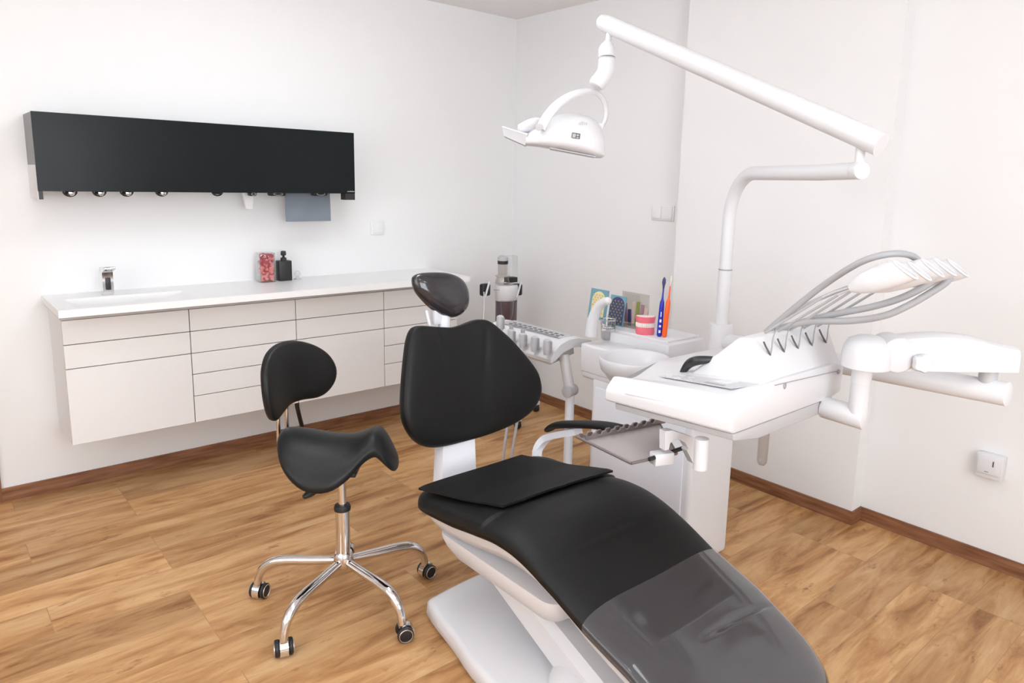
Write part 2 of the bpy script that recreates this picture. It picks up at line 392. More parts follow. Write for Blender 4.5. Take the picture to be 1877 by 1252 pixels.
MB().lathe([(.012, 0), (.014, .0015), (.012, .003), (.002, .0035)], (-2.36, -.30, .8742), n=20).build('drain', 'chrome', t)
# faucet
t = thing('faucet', 'chrome sensor faucet standing behind the sink basin', 'faucet', (-2.425, -.125, .9))
fx, fy = -2.425, -.125
mb = MB(); mb.lathe([(.024, 0), (.025, .002), (.025, .006), (.022, .008)], (fx, fy, .9), n=28, sx=1, sy=.9)
mb.rings([[V((fx+sx*(.021+k*.0), fy+sy*.022-k*.012, .905+h)) for sx, sy in ((-1, -1), (1, -1), (1, 1), (-1, 1))] for h, k in ((0, 0), (.05, .1), (.095, .3), (.118, .5))])
mb.build('body', 'chrome', t, 30)
mb = MB(); mb.prism([(.02, .095), (.012, .118), (-.085, .128), (-.09, .118), (-.03, .098)], lambda a, b: V((fx-.022, fy+a, .905+b)), lambda a, b: V((fx+.022, fy+a, .905+b)), .003)
mb.build('spout', 'chrome', t, 30)
MB().box((fx-.010, fy-.030, .925), (fx+.010, fy-.0215, .98), .003).build('sensor_window', 'dark', t)
MB().cyl((fx, fy-.072, 1.012), (fx, fy-.072, 1.023), .011).build('outlet', 'mid_grey', t)

# black wall panel cabinet
mx0, mx1, my, mt_, mbz = -2.659, -1.275, -.234, 1.668, 1.323
zl = 1.356  # lower edge of the black front
t = thing('dispenser_cabinet', 'long flat wall cabinet with a glossy black front above the worktop', 'wall cabinet', ((mx0+mx1)/2, -.1, zl))
MB().box((mx0+.006, my+.006, zl+.006), (mx1-.006, -.001, mt_-.004)).build('body', 'alu', t)
MB().box((mx0, my-.004, zl), (mx1, my+.006, mt_), .001, 1).build('front_panel', 'glass_black', t)
o = MB().box((mx0, my+.007, 1.46), (mx0+.006, -.001, mt_-.002)).build('side_panel', 'alu', t)
o = MB().box((mx0-.001, my+.007, mbz), (mx0+.006, -.001, 1.46)).build('side_cover', 'paper', t); o['label'] = 'white lower side cover'
MB().box((mx0+.002, my-.002, mbz), (mx0+.016, my+.03, zl)).build('end_foot', 'dark', t)
MB().box((mx1-.055, my-.002, mbz), (mx1, my+.05, zl)).build('end_foot', 'dark', t)
mb = MB()
for k in range(8): mb.box((mx1-.044+.0052*k, my-.0048, zl+.0085), (mx1-.0405+.0052*k, my-.004, zl+(.0125 if k not in (3, 5) else .0145)))
mb.build('small_lettering', 'inklight', t)
yy = my+.06
for px in (128, 182, 232, 296, 398):
    c = ony(px, 351, yy)
    mb = MB(); mb.lathe([(.020, 0), (.021, .004), (.018, .008), (.0185, .03), (.0145, .03), (.014, .004)], (c.x, yy, c.z-.013), (0, 0, 1), 20)
    mb.tube([V((c.x+.024*math.cos(a), yy-.001, c.z+.024*math.sin(a)*.8)) for a in [PI+PI*k/10 for k in range(11)]], .0035, 8)
    o = mb.build('dispenser_nozzle', 'dark', t)
    if px != 398: MB().lathe([(.012, -.001), (.010, .002), (.004, .003)], (c.x+.003, yy-.019, c.z-.006), (0, -1, 0), 16).build('nozzle_cap', 'chrome', o)
for px, wd_ in ((462, .018), (507, .042), (585, .040)):
    c = ony(px, 354, yy)
    mb = MB(); mb.box((c.x-wd_, yy-.02, c.z-.014), (c.x+wd_, yy+.02, c.z+.012), .009, 3)
    o = mb.build('glove_outlet', 'black', t)
    mb = MB(); mb.tube([V((c.x+wd_*.55*math.cos(a), yy-.0215, c.z-.004+.006*math.sin(a))) for a in [PI*2*k/16 for k in range(17)]], .0016, 6)
    o2 = mb.build('outlet_ring', 'grey_plastic', o)
c0 = ony(444, 358, -.12); c1 = ony(466, 383, -.12)
mb = MB(); mb.prism([(c0.x, zl+.004), (c0.x+.055, zl+.004), (c0.x+.046, c1.z), (c0.x+.016, c1.z)], lambda a, b: V((a, -.13, b)), lambda a, b: V((a, -.105, b)), .002)
tag(mb.build('paper_cup', 'paper'), 'white paper cup sticking out below the black wall cabinet', 'cup')
a0 = ony(523, 358, -.15); a1 = ony(606, 405, -.15)
mb = MB()
rs = []
for k in range(9):
    z = zl+.004+(a1.z-zl-.004)*k/8
    rs.append([V((a0.x+(a1.x-a0.x)*j/10, -.15+.003*math.sin(j*.9+k*.3), z)) for j in range(11)] + [V((a0.x+(a1.x-a0.x)*j/10, -.146+.003*math.sin(j*.9+k*.3), z)) for j in range(10, -1, -1)])
mb.rings(rs)
tag(mb.build('paper_towel', 'towel'), 'grey-blue paper towel hanging below the black wall cabinet', 'paper towel')

# things on the worktop
jx, jy = -1.705, -.085
t = thing('candy_jar', 'square clear jar filled with pink and red sweets on the worktop', 'jar', (jx, jy, .9))
hw, hd, hh = .040, .036, .150
mb = MB(); mb.rings([rr(jx-hw, jx+hw, jy-hd, jy+hd, .9, .010), rr(jx-hw, jx+hw, jy-hd, jy+hd, .9+hh, .010), rr(jx-hw+.003, jx+hw-.003, jy-hd+.003, jy+hd-.003, .9+hh, .008), rr(jx-hw+.003, jx+hw-.003, jy-hd+.003, jy+hd-.003, .904, .008)], True, True)
mb.build('jar_body', 'clear', t, 30)
pk, rd = MB(), MB()
rng = random.Random(3)
for k in range(150):
    lz = k/150
    x = jx+rng.uniform(-1, 1)*(hw-.014); y = jy+rng.uniform(-1, 1)*(hd-.014); z = .912+lz*(hh-.022)
    if k % 2: y = jy-hd+.0125
    tgt = pk if (rng.random() < (.6 if z < .985 else .15)) else rd
    ax = V((rng.uniform(-.5, .5), -1, rng.uniform(-.5, .5)))
    tgt.lathe([(.002, -.005), (.009, -.0045), (.0105, 0), (.009, .0045), (.002, .005)], (x, y, z), ax, 12)
o = pk.build('pink_sweets', 'pinkcandy', t); o['kind'] = 'stuff'; o['label'] = 'pink round sweets in the jar'
o = rd.build('red_sweets', 'redcandy', t); o['kind'] = 'stuff'; o['label'] = 'dark red round sweets in the jar'
mb = MB()
for k in range(4): mb.lathe([(.002, -.004), (.0075, -.0035), (.0085, 0), (.0075, .0035), (.002, .004)], (jx-.026+.015*k, jy-hd+.012, .9+hh-.014-.002*(k % 2)), (0, -1, .2), 12)
o = mb.build('white_sweets', 'paper', t); o['label'] = 'white round sweets at the top of the jar'
jx, jy = -1.610, -.085
t = thing('soap_dispenser', 'black square pump bottle standing right of the candy jar', 'soap dispenser', (jx, jy, .9))
MB().box((jx-.034, jy-.025, .9), (jx+.034, jy+.025, 1.005), .004, 2).build('bottle', 'dark', t)
MB().lathe([(.015, 0), (.015, .014), (.009, .016), (.006, .018), (.006, .030)], (jx, jy, 1.005), n=20).build('collar', 'dark', t)
mb = MB().lathe([(.013, 0), (.014, .010), (.012, .022), (.004, .024)], (jx, jy, 1.032), n=20); mb.tube([(jx, jy, 1.046), (jx-.01, jy-.03, 1.044), (jx-.012, jy-.036, 1.036)], .0045, 10)
mb.build('pump_head', 'dark', t)
jx, jy = -1.535, -.075
t = thing('glass_figurine', 'small clear glass ornament right of the black soap dispenser', 'ornament', (jx, jy, .9))
MB().lathe([(.020, 0), (.022, .003), (.014, .006), (.008, .012), (.018, .026), (.014, .040), (.004, .046)], (jx, jy, .9), n=20).build('glass_body', 'clear', t)
MB().lathe([(.0225, .0), (.0228, .002), (.0215, .004)], (jx, jy, .9006), n=20).build('silver_rim', 'chrome', t)

# electrical fittings
def plate(c, nrm, w_, h_, name, lab, cat, n=1, grp=None):
    nrm = V(nrm); side = V((0, 0, 1)).cross(nrm).normalized(); c = V(c)
    t = thing(name, lab, cat, c, grp)
    def bx(mb, s0, s1, z0, z1, d0, d1, bev=.002):
        P = [c+side*s0+nrm*d0+V((0, 0, z0)), c+side*s1+nrm*d1+V((0, 0, z1))]
        return mb.box([min(P[0][i], P[1][i]) for i in range(3)], [max(P[0][i], P[1][i]) for i in range(3)], bev)
    return t, bx
c = ony(691, 417, 0)
t, bx = plate((c.x, 0, c.z), (0, -1, 0), .08, .08, 'light_switch', 'single white light switch on the wall right of the black cabinet', 'light switch')
bx(MB(), -.041, .041, -.041, .041, .0005, .008).build('frame', 'switch', t); bx(MB(), -.030, .030, -.030, .030, .008, .013).build('rocker', 'switch', t)
c = onx(1216, 390, 0)
t, bx = plate((0, c.y, c.z), (-1, 0, 0), .15, .08, 'light_switch', 'double white light switch on the right wall left of the lamp pole', 'light switch')
bx(MB(), -.076, .076, -.041, .041, .0005, .009, .003).build('frame', 'switch', t)
bx(MB(), -.068, -.006, -.032, .034, .009, .015, .002).build('rocker', 'switch', t); bx(MB(), .006, .068, -.032, .034, .009, .015, .002).build('rocker', 'switch', t)
c = onx(1819, 851, 0)
t, bx = plate((0, c.y, c.z), (-1, 0, 0), .08, .08, 'power_socket', 'white surface-mounted power socket low on the right wall', 'socket')
bx(MB(), -.047, .047, -.048, .046, .0005, .040, .006).build('box', 'plastic_soft', t)
bx(MB(), -.040, .040, -.030, .040, .040, .046, .003).build('lid', 'plastic_soft', t)
bx(MB(), .012, .017, .004, .026, .046, .047, .0004).build('slot', 'ink', t)
bx(MB(), -.012, .002, -.022, -.018, .046, .047, .0004).build('mark', 'mid_grey', t)
# cable under the cabinets
tag(MB().tube(smooth_path([(-1.655, -.30, ZB), (-1.652, -.30, .27), (-1.625, -.26, .20), (-1.58, -.18, .11), (-1.55, -.10, .05), (-1.54, -.05, .012), (-1.54, -.02, .0115)]), .011, 12).build('waste_hose', 'black'),
    'black hose hanging from under the wall-hung cabinets to the floor', 'hose')

# ------------------------------------------------------------ saddle stool
sx, sy = -2.057, -1.632
t = thing('saddle_stool', 'black saddle stool with backrest on a chrome five-castor base', 'stool', (sx, sy, 0))
cast = [(-2.275, -1.423), (-2.327, -1.777), (-2.008, -1.931), (-1.757, -1.67), (-1.92, -1.36)]
tip = [.035, .035, .035, .035, .035]
MB().lathe([(.020, .132), (.026, .134), (.034, .150), (.034, .172), (.030, .186), (.027, .19)], (sx, sy, 0), n=28).build('hub', 'chrome', t)
MB().tube([(sx, sy, .175), (sx, sy, .345)], .0235, 28).build('column', 'chrome', t)
MB().lathe([(.020, .340), (.027, .342), (.028, .352), (.025, .360), (.016, .361)], (sx, sy, 0), n=28).build('collar', 'black', t)
MB().cyl((sx, sy, .35), (sx, sy, .49), .0135).build('piston', 'chrome', t)
cdir = [(.6, -.8), (.95, -.3), (-.35, -.94), (.1, -1), (-.6, -.8)]; hsg = [-1, -1, 1, -1, 1]
for i, (x, y) in enumerate(cast):
    dv = V((x-sx, y-sy, 0)); L = dv.length; u = dv.normalized()
    def P(a, z): return V((sx, sy, z))+u*a
    pts = smooth_path([P(.022, .158), P(.12, .152), P(L-.105, .148), P(L-.055, .138), P(L-.020, .112), P(L-.004, .080), P(L, .055)], 6)
    rr_ = [.0135+.004*math.sin(min(1, k/len(pts)*1.3)*PI) for k in range(len(pts))]
    lg = MB().tube(pts, rr_, 14).build('leg', 'chrome', t)
    # castor
    ax = V((*cdir[i], 0)).normalized(); bk = V((-ax.y, ax.x, 0))
    c = V((x, y, .026)) + bk*.008
    for s_ in (-1, 1):
        cw = c+ax*.020*s_
        MB().lathe([(.008, -.007), (.022, -.007), (.026, -.004), (.026, .004), (.022, .007), (.008, .007)], cw, ax, 24).build('castor_wheel', 'black', lg)
        MB().tube([cw+ax*s_*.0075 + (bk*math.cos(a)+V((0, 0, 1))*math.sin(a))*.021 for a in [2*PI*k/20 for k in range(21)]], .0016, 6, cap=False).build('wheel_ring', 'steel', lg)
    hd = MB()
    rs = []
    hs = hsg[i]
    for s_ in (-.0125, .0125):
        rs.append([c+ax*s_+(bk*hs*math.cos(a)+V((0, 0, 1))*math.sin(a))*.030 for a in [math.radians(-35+165*k/14) for k in range(15)]] + [c+ax*s_+(bk*hs*math.cos(a)+V((0, 0, 1))*math.sin(a))*.018 for a in [math.radians(-35+165*k/14) for k in range(14, -1, -1)]])
    hd.rings(rs); hd.cyl((x, y, .045), (x, y, .066), .010)
    hd.box((c.x-.013, c.y-.013, .038), (c.x+.013, c.y+.013, .056), .004)
    hd.build('castor_hood', 'chrome', lg)
# seat : saddle surface
fa = math.radians(-38); F_ = V((math.cos(fa), math.sin(fa), 0)); S_ = V((-math.sin(fa), math.cos(fa), 0))   # forward, left
SC = V((sx, sy, 0)) - F_*.005
outl = [(-.190, 0), (-.178, .080), (-.140, .145), (-.075, .180), (.0, .176), (.055, .145), (.10, .105), (.135, .085), (.165, .075), (.186, .050), (.193, 0), (.186, -.050), (.165, -.075), (.135, -.085), (.10, -.105), (.055, -.145), (.0, -.176), (-.075, -.180), (-.140, -.145), (-.178, -.080)]
outl = [(p.x, p.y) for p in smooth_closed(outl, 4)]
def sad(u, v, w):
    ridge = .562 + .045*max(0, -u/.19)**1.6 + .034*math.exp(-((u-.125)/.055)**2) - 2.4*max(0, u-.128)**1.3
    droop = 2.2*v*v
    return SC + F_*u + S_*v + V((0, 0, ridge-droop*1.0 + w))
mb = MB(); pillow(mb, outl, (-.02, 0), .038, .045, sad, 2.6, 16)
seat = mb.build('seat', 'leather2', t, 180)
MB().box((sx-.055, sy-.045, .474), (sx+.055, sy+.045, .49), .004, R=Matrix.Rotation(fa, 3, 'Z')).build('seat_plate', 'black', t)
p0 = V((sx, sy, .478))
e1 = onz(556, 912, .44)
lv = MB().tube([p0, p0+(e1-p0)*.7], .006, 10); lv.tube(smooth_path([p0+(e1-p0)*.62, p0+(e1-p0)*.8, p0+(e1-p0)*1.0]), [.008, .010, .012, .013, .013, .0135, .014, .0145, .014, .0135, .013, .012, .011, .010, .009, .008, .004][:17], 12)
lv.build('lever', 'black', t)
# backrest
ba = math.radians(-64); BF = V((math.cos(ba), math.sin(ba), 0)); BS = V((-math.sin(ba), math.cos(ba), 0))
bc = ony(526, 694, sy+.135)
bo = [(-.115, -.135), (-.145, -.06), (-.140, .03), (-.105, .105), (-.04, .142), (.03, .138), (.095, .095), (.135, .02), (.142, -.05), (.115, -.092), (.05, -.095), (-.01, -.112), (-.06, -.155), (-.095, -.162)]
# outline traced on a plane facing BF
ou = []
for a, b in [(465, 690), (466, 722), (473, 750), (484, 767), (497, 769), (512, 757), (528, 742), (548, 733), (570, 727), (582, 715), (589, 693), (588, 668), (578, 645), (561, 630), (540, 624), (518, 627), (498, 636), (480, 652), (469, 672)]:
    d_ = ray(a, b); nB = (BF*.97+V((0, 0, .12))).normalized(); q = CAM + d_*((bc-CAM).dot(nB)/d_.dot(nB)); r_ = q-bc
    ou.append((r_.dot(BS), r_.z))
ou = [(p.x, p.y) for p in smooth_closed(ou, 4)]
cc = (sum(p[0] for p in ou)/len(ou), sum(p[1] for p in ou)/len(ou))
def bkm(u, v, w): return bc + BS*u + V((0, 0, v)) + BF*(w + 2.0*(u-cc[0])**2 - .1*v)
mb = MB(); pillow(mb, ou, cc, .028, .026, bkm, 3.2, 12)
mb.build('backrest', 'leather2', t, 180)
bb = bkm(cc[0], cc[1]-.06, -.01)
for s_ in (-1, 1):
    a = bb + BS*.020*s_ - BF*.02
    pts = smooth_path([a+V((0, 0, .03)), a+V((0, 0, -.10)), V((a.x, a.y, .56)) - F_*.0, V((a.x, a.y, .525)) + F_*.02, V((sx, sy, .485))-F_*.10+S_*.02*s_, V((sx, sy, .480))-F_*.04+S_*.02*s_], 6)
    MB().tube(pts, .0065, 12).build('backrest_rod', 'chrome', t)

# ------------------------------------------------------------ treatment chair
t = thing('dental_chair', 'black upholstered dental treatment chair with white base, clear sheet on the footrest', 'dental chair', (-1.66, -2.4, 0))
CH = t
hp = [(-1.84, .470), (-1.95, .478), (-2.10, .492), (-2.22, .512), (-2.32, .525), (-2.42, .518), (-2.54, .482), (-2.66, .432), (-2.80, .388), (-2.90, .342), (-2.98, .298), (-3.05, .245), (-3.3, .08)]
def hprof(y):
    if y >= hp[0][0]: return hp[0][1]
    for (a, za), (b, zb), i in zip(hp, hp[1:], range(99)):
        if b <= y <= a:
            p0 = hp[max(i-1, 0)]; p3 = hp[min(i+2, len(hp)-1)]
            f = (a-y)/(a-b); m0 = (zb-p0[1])/2; m1 = (p3[1]-za)/2
            return (2*f**3-3*f**2+1)*za + (f**3-2*f**2+f)*m0 + (-2*f**3+3*f**2)*zb + (f**3-f**2)*m1
    return hp[-1][1]
def outline_chair(grow=0, y0=-1.865, y1=-3.12, xl=-1.945, xr=-1.385):
    g = grow; xc = (xl+xr)/2
    pts = []
    def wd2(y):
        k = 0
        if y < -2.5: k = .02*min(1, (-2.5-y)/.5)
        return k
    N = 26
    # rear edge
    for k in range(9):
        a = PI/2*k/8; pts.append((xr+g-.10+.10*math.sin(a), y0+g-.10+.10*math.cos(a)))
    for k in range(1, N):
        y = (y0-.10)+(y1+.16-(y0-.10))*k/N; pts.append((xr+g-wd2(y), y))
    for k in range(10):
        a = PI/2*k/9; pts.append((xr+g-.02-.16+.16*math.cos(a), y1-g+.16-.16*math.sin(a)))
    for k in range(10):
        a = PI/2*k/9; pts.append((xl-g+.02+.16-.16*math.sin(a), y1-g+.16-.16*math.cos(a)))
    for k in range(1, N):
        y = (y1+.16)+((y0-.10)-(y1+.16))*k/N; pts.append((xl-g+wd2(y), y))
    for k in range(9):
        a = PI/2*k/8; pts.append((xl-g+.10-.10*math.cos(a), y0+g-.10+.10*math.sin(a)))
    return pts
XC = -1.665
def cush_grid(mb, xl, xr, ya, yb, top, th, off=0, ns=72, nu=30, pw=4.5, disp=None, endr=.10, bot=None):
    """lofted cushion: superellipse sections in x-z following the height profile"""
    rs = []
    for i in range(ns+1):
        y = ya+(yb-ya)*i/ns
        e0 = min(1, abs(y-ya)/endr); e1 = min(1, abs(y-yb)/(endr*1.5))
        k0 = max(.02, (1-(1-e0)**2.6)**(1/2.6)); k1 = max(.02, (1-(1-e1)**2.3)**(1/2.3))
        kk = min(k0, k1); 
        shr = (1-kk)
        w_ = (xr-xl)/2; w2 = w_ - (.16*shr if k1 < k0 else .12*shr); w2 += off; c = (xl+xr)/2
        tap = .02*min(1, max(0, (-2.5-y)/.5)); w2 -= tap
        h = th/2*(.35+.65*(1-(1-min(e0*2, 1))**2)**.5)*(.35+.65*(1-(1-min(e1*2.4, 1))**2)**.5)
        zc = hprof(y)-th/2
        r = []
        for j in range(nu*2):
            a = 2*PI*j/(nu*2); cs, sn = math.cos(a), math.sin(a)
            X = math.copysign(abs(cs)**(2/pw), cs)*w2; Z = math.copysign(abs(sn)**(2/pw if sn > 0 else 2/3.2), sn)*(h+off)
            dz = disp(c+X, y) if (disp and sn > 0) else 0
            # rounded upper shoulder
            r.append(V((c+X, y, zc+Z-(.012*(abs(X)/w2)**4 if sn > 0 else 0)+dz*min(1, sn*3))))
        rs.append(r)
    mb.rings(rs); return mb
def dispc(x, y):
    d = 0
    if -2.52 < y < -2.2: d -= .008*math.exp(-((x-XC-.03)/.012)**2)*math.sin(PI*(-2.2-y)/.32)   # centre crease at the knee
    d += .006*math.cos((x-XC)/.28*PI*1.0)*(-1 if y > -2.25 else .2)
    if y < -2.5: d -= .010*math.exp(-((x-XC)/.16)**2)
    if y < -2.62: d -= .005*math.exp(-((x-XC+.03)/.010)**2)*min(1, (-2.62-y)/.05)
    if -1.66 < x < -1.42: d -= .010*math.exp(-((y+2.845+.10*(x+1.54))/.007)**2)*math.sin(PI*(x+1.66)/.24)
    return d
mb = MB(); cush_grid(mb, -1.945, -1.385, -1.865, -3.08, 0, .082, disp=dispc, ns=190, nu=56)
mb.build('seat_cushion', 'leather', t, 180)
# clear sheet over the footrest
mb = MB(); rs = []
ys = [-2.655-(.40)*i/120 for i in range(121)]
def sheet_sec(y, off, tap=0):
    w_ = .28+off-.02*min(1, max(0, (-2.5-y)/.5)); th = .082; zc = hprof(y)-th/2; e1 = min(1, abs(y+3.08)/.15)
    k1 = max(.02, (1-(1-e1)**2.3)**(1/2.3)); w_ -= .16*(1-k1)
    r = []
    for j in range(0, 101):
        a = -.35 + (PI+.7)*j/100; cs, sn = math.cos(a), math.sin(a)
        X = math.copysign(abs(cs)**(2/4.5), cs)*w_; Z = math.copysign(abs(sn)**(2/4.5 if sn > 0 else 2/3.2), sn)*(th/2+off)
        dz = dispc(XC+X, y) if sn > 0 else 0
        r.append(V((XC+X, y, zc+Z-(.012*(abs(X)/w_)**4 if sn > 0 else 0)+dz*min(1, max(0, sn)*3))))
    return r
for y in ys:
    A = sheet_sec(y, .0035); rs.append(A)
bm = mb.bm; G = [[bm.verts.new(p) for p in r] for r in rs]
for a, b in zip(G, G[1:]):
    for j in range(len(a)-1): bm.faces.new((a[j], a[j+1], b[j+1], b[j]))
mb.build('clear_foot_cover', 'vinyl', t, 180)
# seam on the footrest cover
# shell below the cushion
def shell(mb, x0, x1, ya, yb, d0, d1, n=24, inset=0.0):
    rs = []
    for i in range(n+1):
        y = ya+(yb-ya)*i/n; e = min(i, n-i)/n; k = min(1, (min(abs(y-ya), abs(y-yb))/.08)); q = .05*(1-math.sqrt(max(0, 1-(1-k)**2)))
        zt = hprof(y)-d0; zb = hprof(y)-d1
        rs.append([V((x0+q, y, zt)), V((x0+q+.012, y, (zt+zb)/2)), V((x0+q+.045, y, zb)), V((x1-q-.045, y, zb)), V((x1-q-.012, y, (zt+zb)/2)), V((x1-q, y, zt))])
    mb.rings(rs)
mb = MB(); shell(mb, -1.925, -1.405, -1.90, -3.02, .05, .135)
mb.build('seat_shell', 'plastic', t, 60)
mb = MB(); rs = []
for z, g, yr in ((.345, 0, 0), (.33, 0, 0), (.30, .012, .01), (.262, .035, .03), (.258, .045, .04)):
    rs.append(rr(-1.89+g, -1.44-g, -2.50+g, -1.945-yr, z, .05))
mb.rings(rs); mb.build('underseat_cover', 'plastic_soft', t, 50)
# lifting arm
mb = MB(); rs = []
for f in [k/12 for k in range(13)]:
    y = -2.04-.62*f; z = .30-.235*f; hw_ = .135+.015*f; h_ = .055+.02*f
    rs.append([V((-1.675+hw_*a, y+.02*b, z+h_*b)) for a, b in ((-1, -.8), (-1, .6), (-.85, 1), (.85, 1), (1, .6), (1, -.8))])
mb.rings(rs); mb.build('lift_arm', 'plastic', t, 40)
# base plate + dome
mb = MB()
def bp(z, g): return [V((x, y, z)) for x, y in [(p.x, p.y) for p in smooth_closed([(-1.85+g, -1.875-g), (-1.895+g, -1.905-g), (-1.93+g, -2.10), (-1.965+g, -2.30), (-1.98+g, -2.75), (-1.95+g, -3.15+g), (-1.85, -3.22+g), (-1.50, -3.22+g), (-1.40-g, -3.15+g), (-1.38-g, -2.7), (-1.40-g, -2.2), (-1.43-g, -1.93), (-1.48-g, -1.875-g), (-1.66, -1.862-g)], 4)]]
mb.rings([bp(.002, .012), bp(.02, .0), bp(.055, .002), bp(.066, .008), bp(.070, .018)])
mb.build('base_plate', 'plastic', t, 45)
mb = MB()
def dome(z, g, gy): return rr(-1.865+g, -1.47-g, -3.17+gy, -2.40-gy, z, .10-g*.3, 6)
mb.rings([dome(.068, 0, 0), dome(.10, .006, .01), dome(.125, .02, .03), dome(.135, .045, .06), dome(.138, .08, .09)])
mb.build('base_cover', 'plastic_soft', t, 60)
# backrest
nb = V((0, -1, .2)).normalized(); bo_ = V((-1.62, -1.70, .6)); bu = V((1, 0, 0)); bv = nb.cross(bu).normalized()
if bv.z < 0: bv = -bv
def onb(a, b, off=0):
    d_ = ray(a, b); q = CAM + d_*((bo_+nb*off-CAM).dot(nb)/d_.dot(nb)); r_ = q-bo_; return (r_.dot(bu), r_.dot(bv))
Z6 = 2.981
back_px = [(175, 352), (142, 375), (120, 430), (105, 520), (93, 620), (84, 720), (82, 800), (95, 880), (135, 950), (190, 996), (250, 1012), (330, 1006), (430, 983), (530, 956), (620, 923), (700, 883), (760, 838), (800, 788), (822, 730), (826, 680), (811, 610), (777, 550), (728, 482), (680, 424), (630, 374), (582, 332), (545, 316), (502, 317), (462, 332), (420, 348), (375, 358), (320, 357), (270, 354), (220, 350)]
ob = [onb(700+a/Z6, 480+b/Z6) for a, b in back_px]; ob = [(p.x, p.y) for p in smooth_closed(ob, 3)]
cb = (sum(p[0] for p in ob)/len(ob), sum(p[1] for p in ob)/len(ob))
def bdisp(u, v, s_):
    du, dv = u-cb[0], v-cb[1]; d = 0
    tt = (dv+.20)/.40
    for sg in (-1, 1):
        c_ = sg*(.035+.075*max(0, min(1, tt)))
        d -= .0045*math.exp(-((du-c_)/.010)**2)*max(0, min(1, tt*1.5))
    d += .012*math.exp(-(du/.05)**2)*0
    d -= .014*math.exp(-(du/.11)**2)
    return d*(1-s_**6)
def fb(u, v, w): return bo_ + bu*u + bv*v + nb*(w+.35*(u-cb[0])**2)
mb = MB(); pillow(mb, ob, cb, .042, .030, fb, 4.2, 22, bdisp)
mb.build('backrest', 'leather', t, 180)
mb = MB()
ob2 = [(cb[0]+(p[0]-cb[0])*.93, cb[1]+(p[1]-cb[1])*.93) for p in ob]
pillow(mb, ob2, cb, .004, .030, lambda u, v, w: fb(u, v, w-.030), 3.5, 10); mb.build('backrest_shell', 'plastic', t, 180)
# column between seat and backrest
mb = MB(); rs = []
for f in [k/8 for k in range(9)]:
    p = ony(838, 905, -1.80).lerp(ony(838, 790, -1.70), f); hw_ = .082-.010*f; 
    rs.append([p+V((hw_*a, .022*b+.01*a*a, 0)) for a, b in ((-1, .2), (-.93, -1), (.93, -1), (1, .2), (.93, 1.4), (-.93, 1.4))])
mb.rings(rs); mb.build('back_support', 'plastic_blue', t, 40)
# headrest
head_px = [(166, 98), (176, 76), (205, 62), (280, 57), (355, 62), (415, 84), (452, 122), (469, 175), (467, 232), (443, 275), (405, 300), (372, 304), (325, 291), (270, 256), (218, 206), (178, 152)]
oh = [onb(700+a/Z6, 480+b/Z6, -.02) for a, b in head_px]; oh = [(p.x, p.y) for p in smooth_closed(oh, 4)]
chh = (sum(p[0] for p in oh)/len(oh), sum(p[1] for p in oh)/len(oh))
hn = nb
mb = MB(); pillow(mb, oh, chh, .038, .034, lambda u, v, w: bo_+bu*u+bv*v+nb*(w-.02), 2.6, 14)
mb.build('headrest', 'film', t, 180)
mb = MB(); q0 = onb(820, 600); q1 = onb(800, 560)
for (a, b), (c_, e_), r_ in (((790, 568), (799, 600), .006), ((822, 560), (822, 605), .022)):
    A = onb(a, b); B = onb(c_, e_)
    mb.tube([bo_+bu*A[0]+bv*A[1]-nb*.03, bo_+bu*B[0]+bv*(B[1]-.03)-nb*.03], r_, 14)
A = onb(815, 578); mb.box(bo_+bu*(A[0]-.03)+bv*(A[1]-.03)-nb*.03-V((0, .008, 0)), bo_+bu*(A[0]+.035)+bv*(A[1]+.04)-nb*.03+V((0, .008, 0)), .004)
mb.build('headrest_bracket', 'plastic_blue', t)
# armrest on the far side
mb = MB()
arm = smooth_path([onx(1004, 787, -1.33), onx(1018, 777, -1.33), onx(1050, 775, -1.33), onx(1095, 776, -1.33), onx(1130, 782, -1.33), onx(1150, 790, -1.33)], 6)
rs = []
for i, p in enumerate(arm):
    k = min(1, min(i, len(arm)-1-i)/5+.35)
    rs.append([p+V((.034*k*math.cos(a), 0, .014*k*math.sin(a)-.006)) for a in [2*PI*j/16 for j in range(16)]])
mb.rings(rs); mb.build('armrest', 'leather', t, 180)
mb = MB()
br_ = smooth_path([onx(1060, 790, -1.33), onx(1020, 797, -1.33), onx(998, 806, -1.33), onx(985, 830, -1.36), onx(990, 862, -1.42), V((-1.46, -2.05, .38))], 5)
rs = []
for i, p in enumerate(br_):
    tt = (br_[min(i+1, len(br_)-1)]-br_[max(i-1, 0)]).normalized(); nn = tt.cross(V((1, 0, 0))).normalized()
    rs.append([p+V((1, 0, 0))*.020*a+nn*.012*b for a, b in ((-1, -1), (1, -1), (1, 1), (-1, 1))])
mb.rings(rs); mb.build('armrest_bracket', 'plastic_blue', t, 40)

# seat mat
M['glass'] = mat('drinking_glass_clear', (1, 1, 1), .0, trans=1, ior=1.45)
mb = MB(); bm = mb.bm
q = [V((-1.935, -1.915)), V((-1.50, -1.90)), V((-1.425, -2.27)), V((-1.86, -2.245))]
NU, NV = 28, 18; top = []; bot = []
for j in range(NV+1):
    ra, rb = [], []
    for i in range(NU+1):
        u, v = i/NU, j/NV
        p = q[0].lerp(q[1], u).lerp(q[3].lerp(q[2], u), v)
        # round the corners
        cu_ = min(u, 1-u)*.46; cv_ = min(v, 1-v)*.35; rad = .03
        z = hprof(p.y)+.012 + .005*math.sin(u*PI) + dispc(p.x, p.y)*.5
        ed = min(u, 1-u, v, 1-v); 
        z -= .03*max(0, (abs(p.x-XC)-.24)/.05)**2*.3
        ra.append(bm.verts.new((p.x, p.y, z))); rb.append(bm.verts.new((p.x, p.y, z-.007)))
    top.append(ra); bot.append(rb)
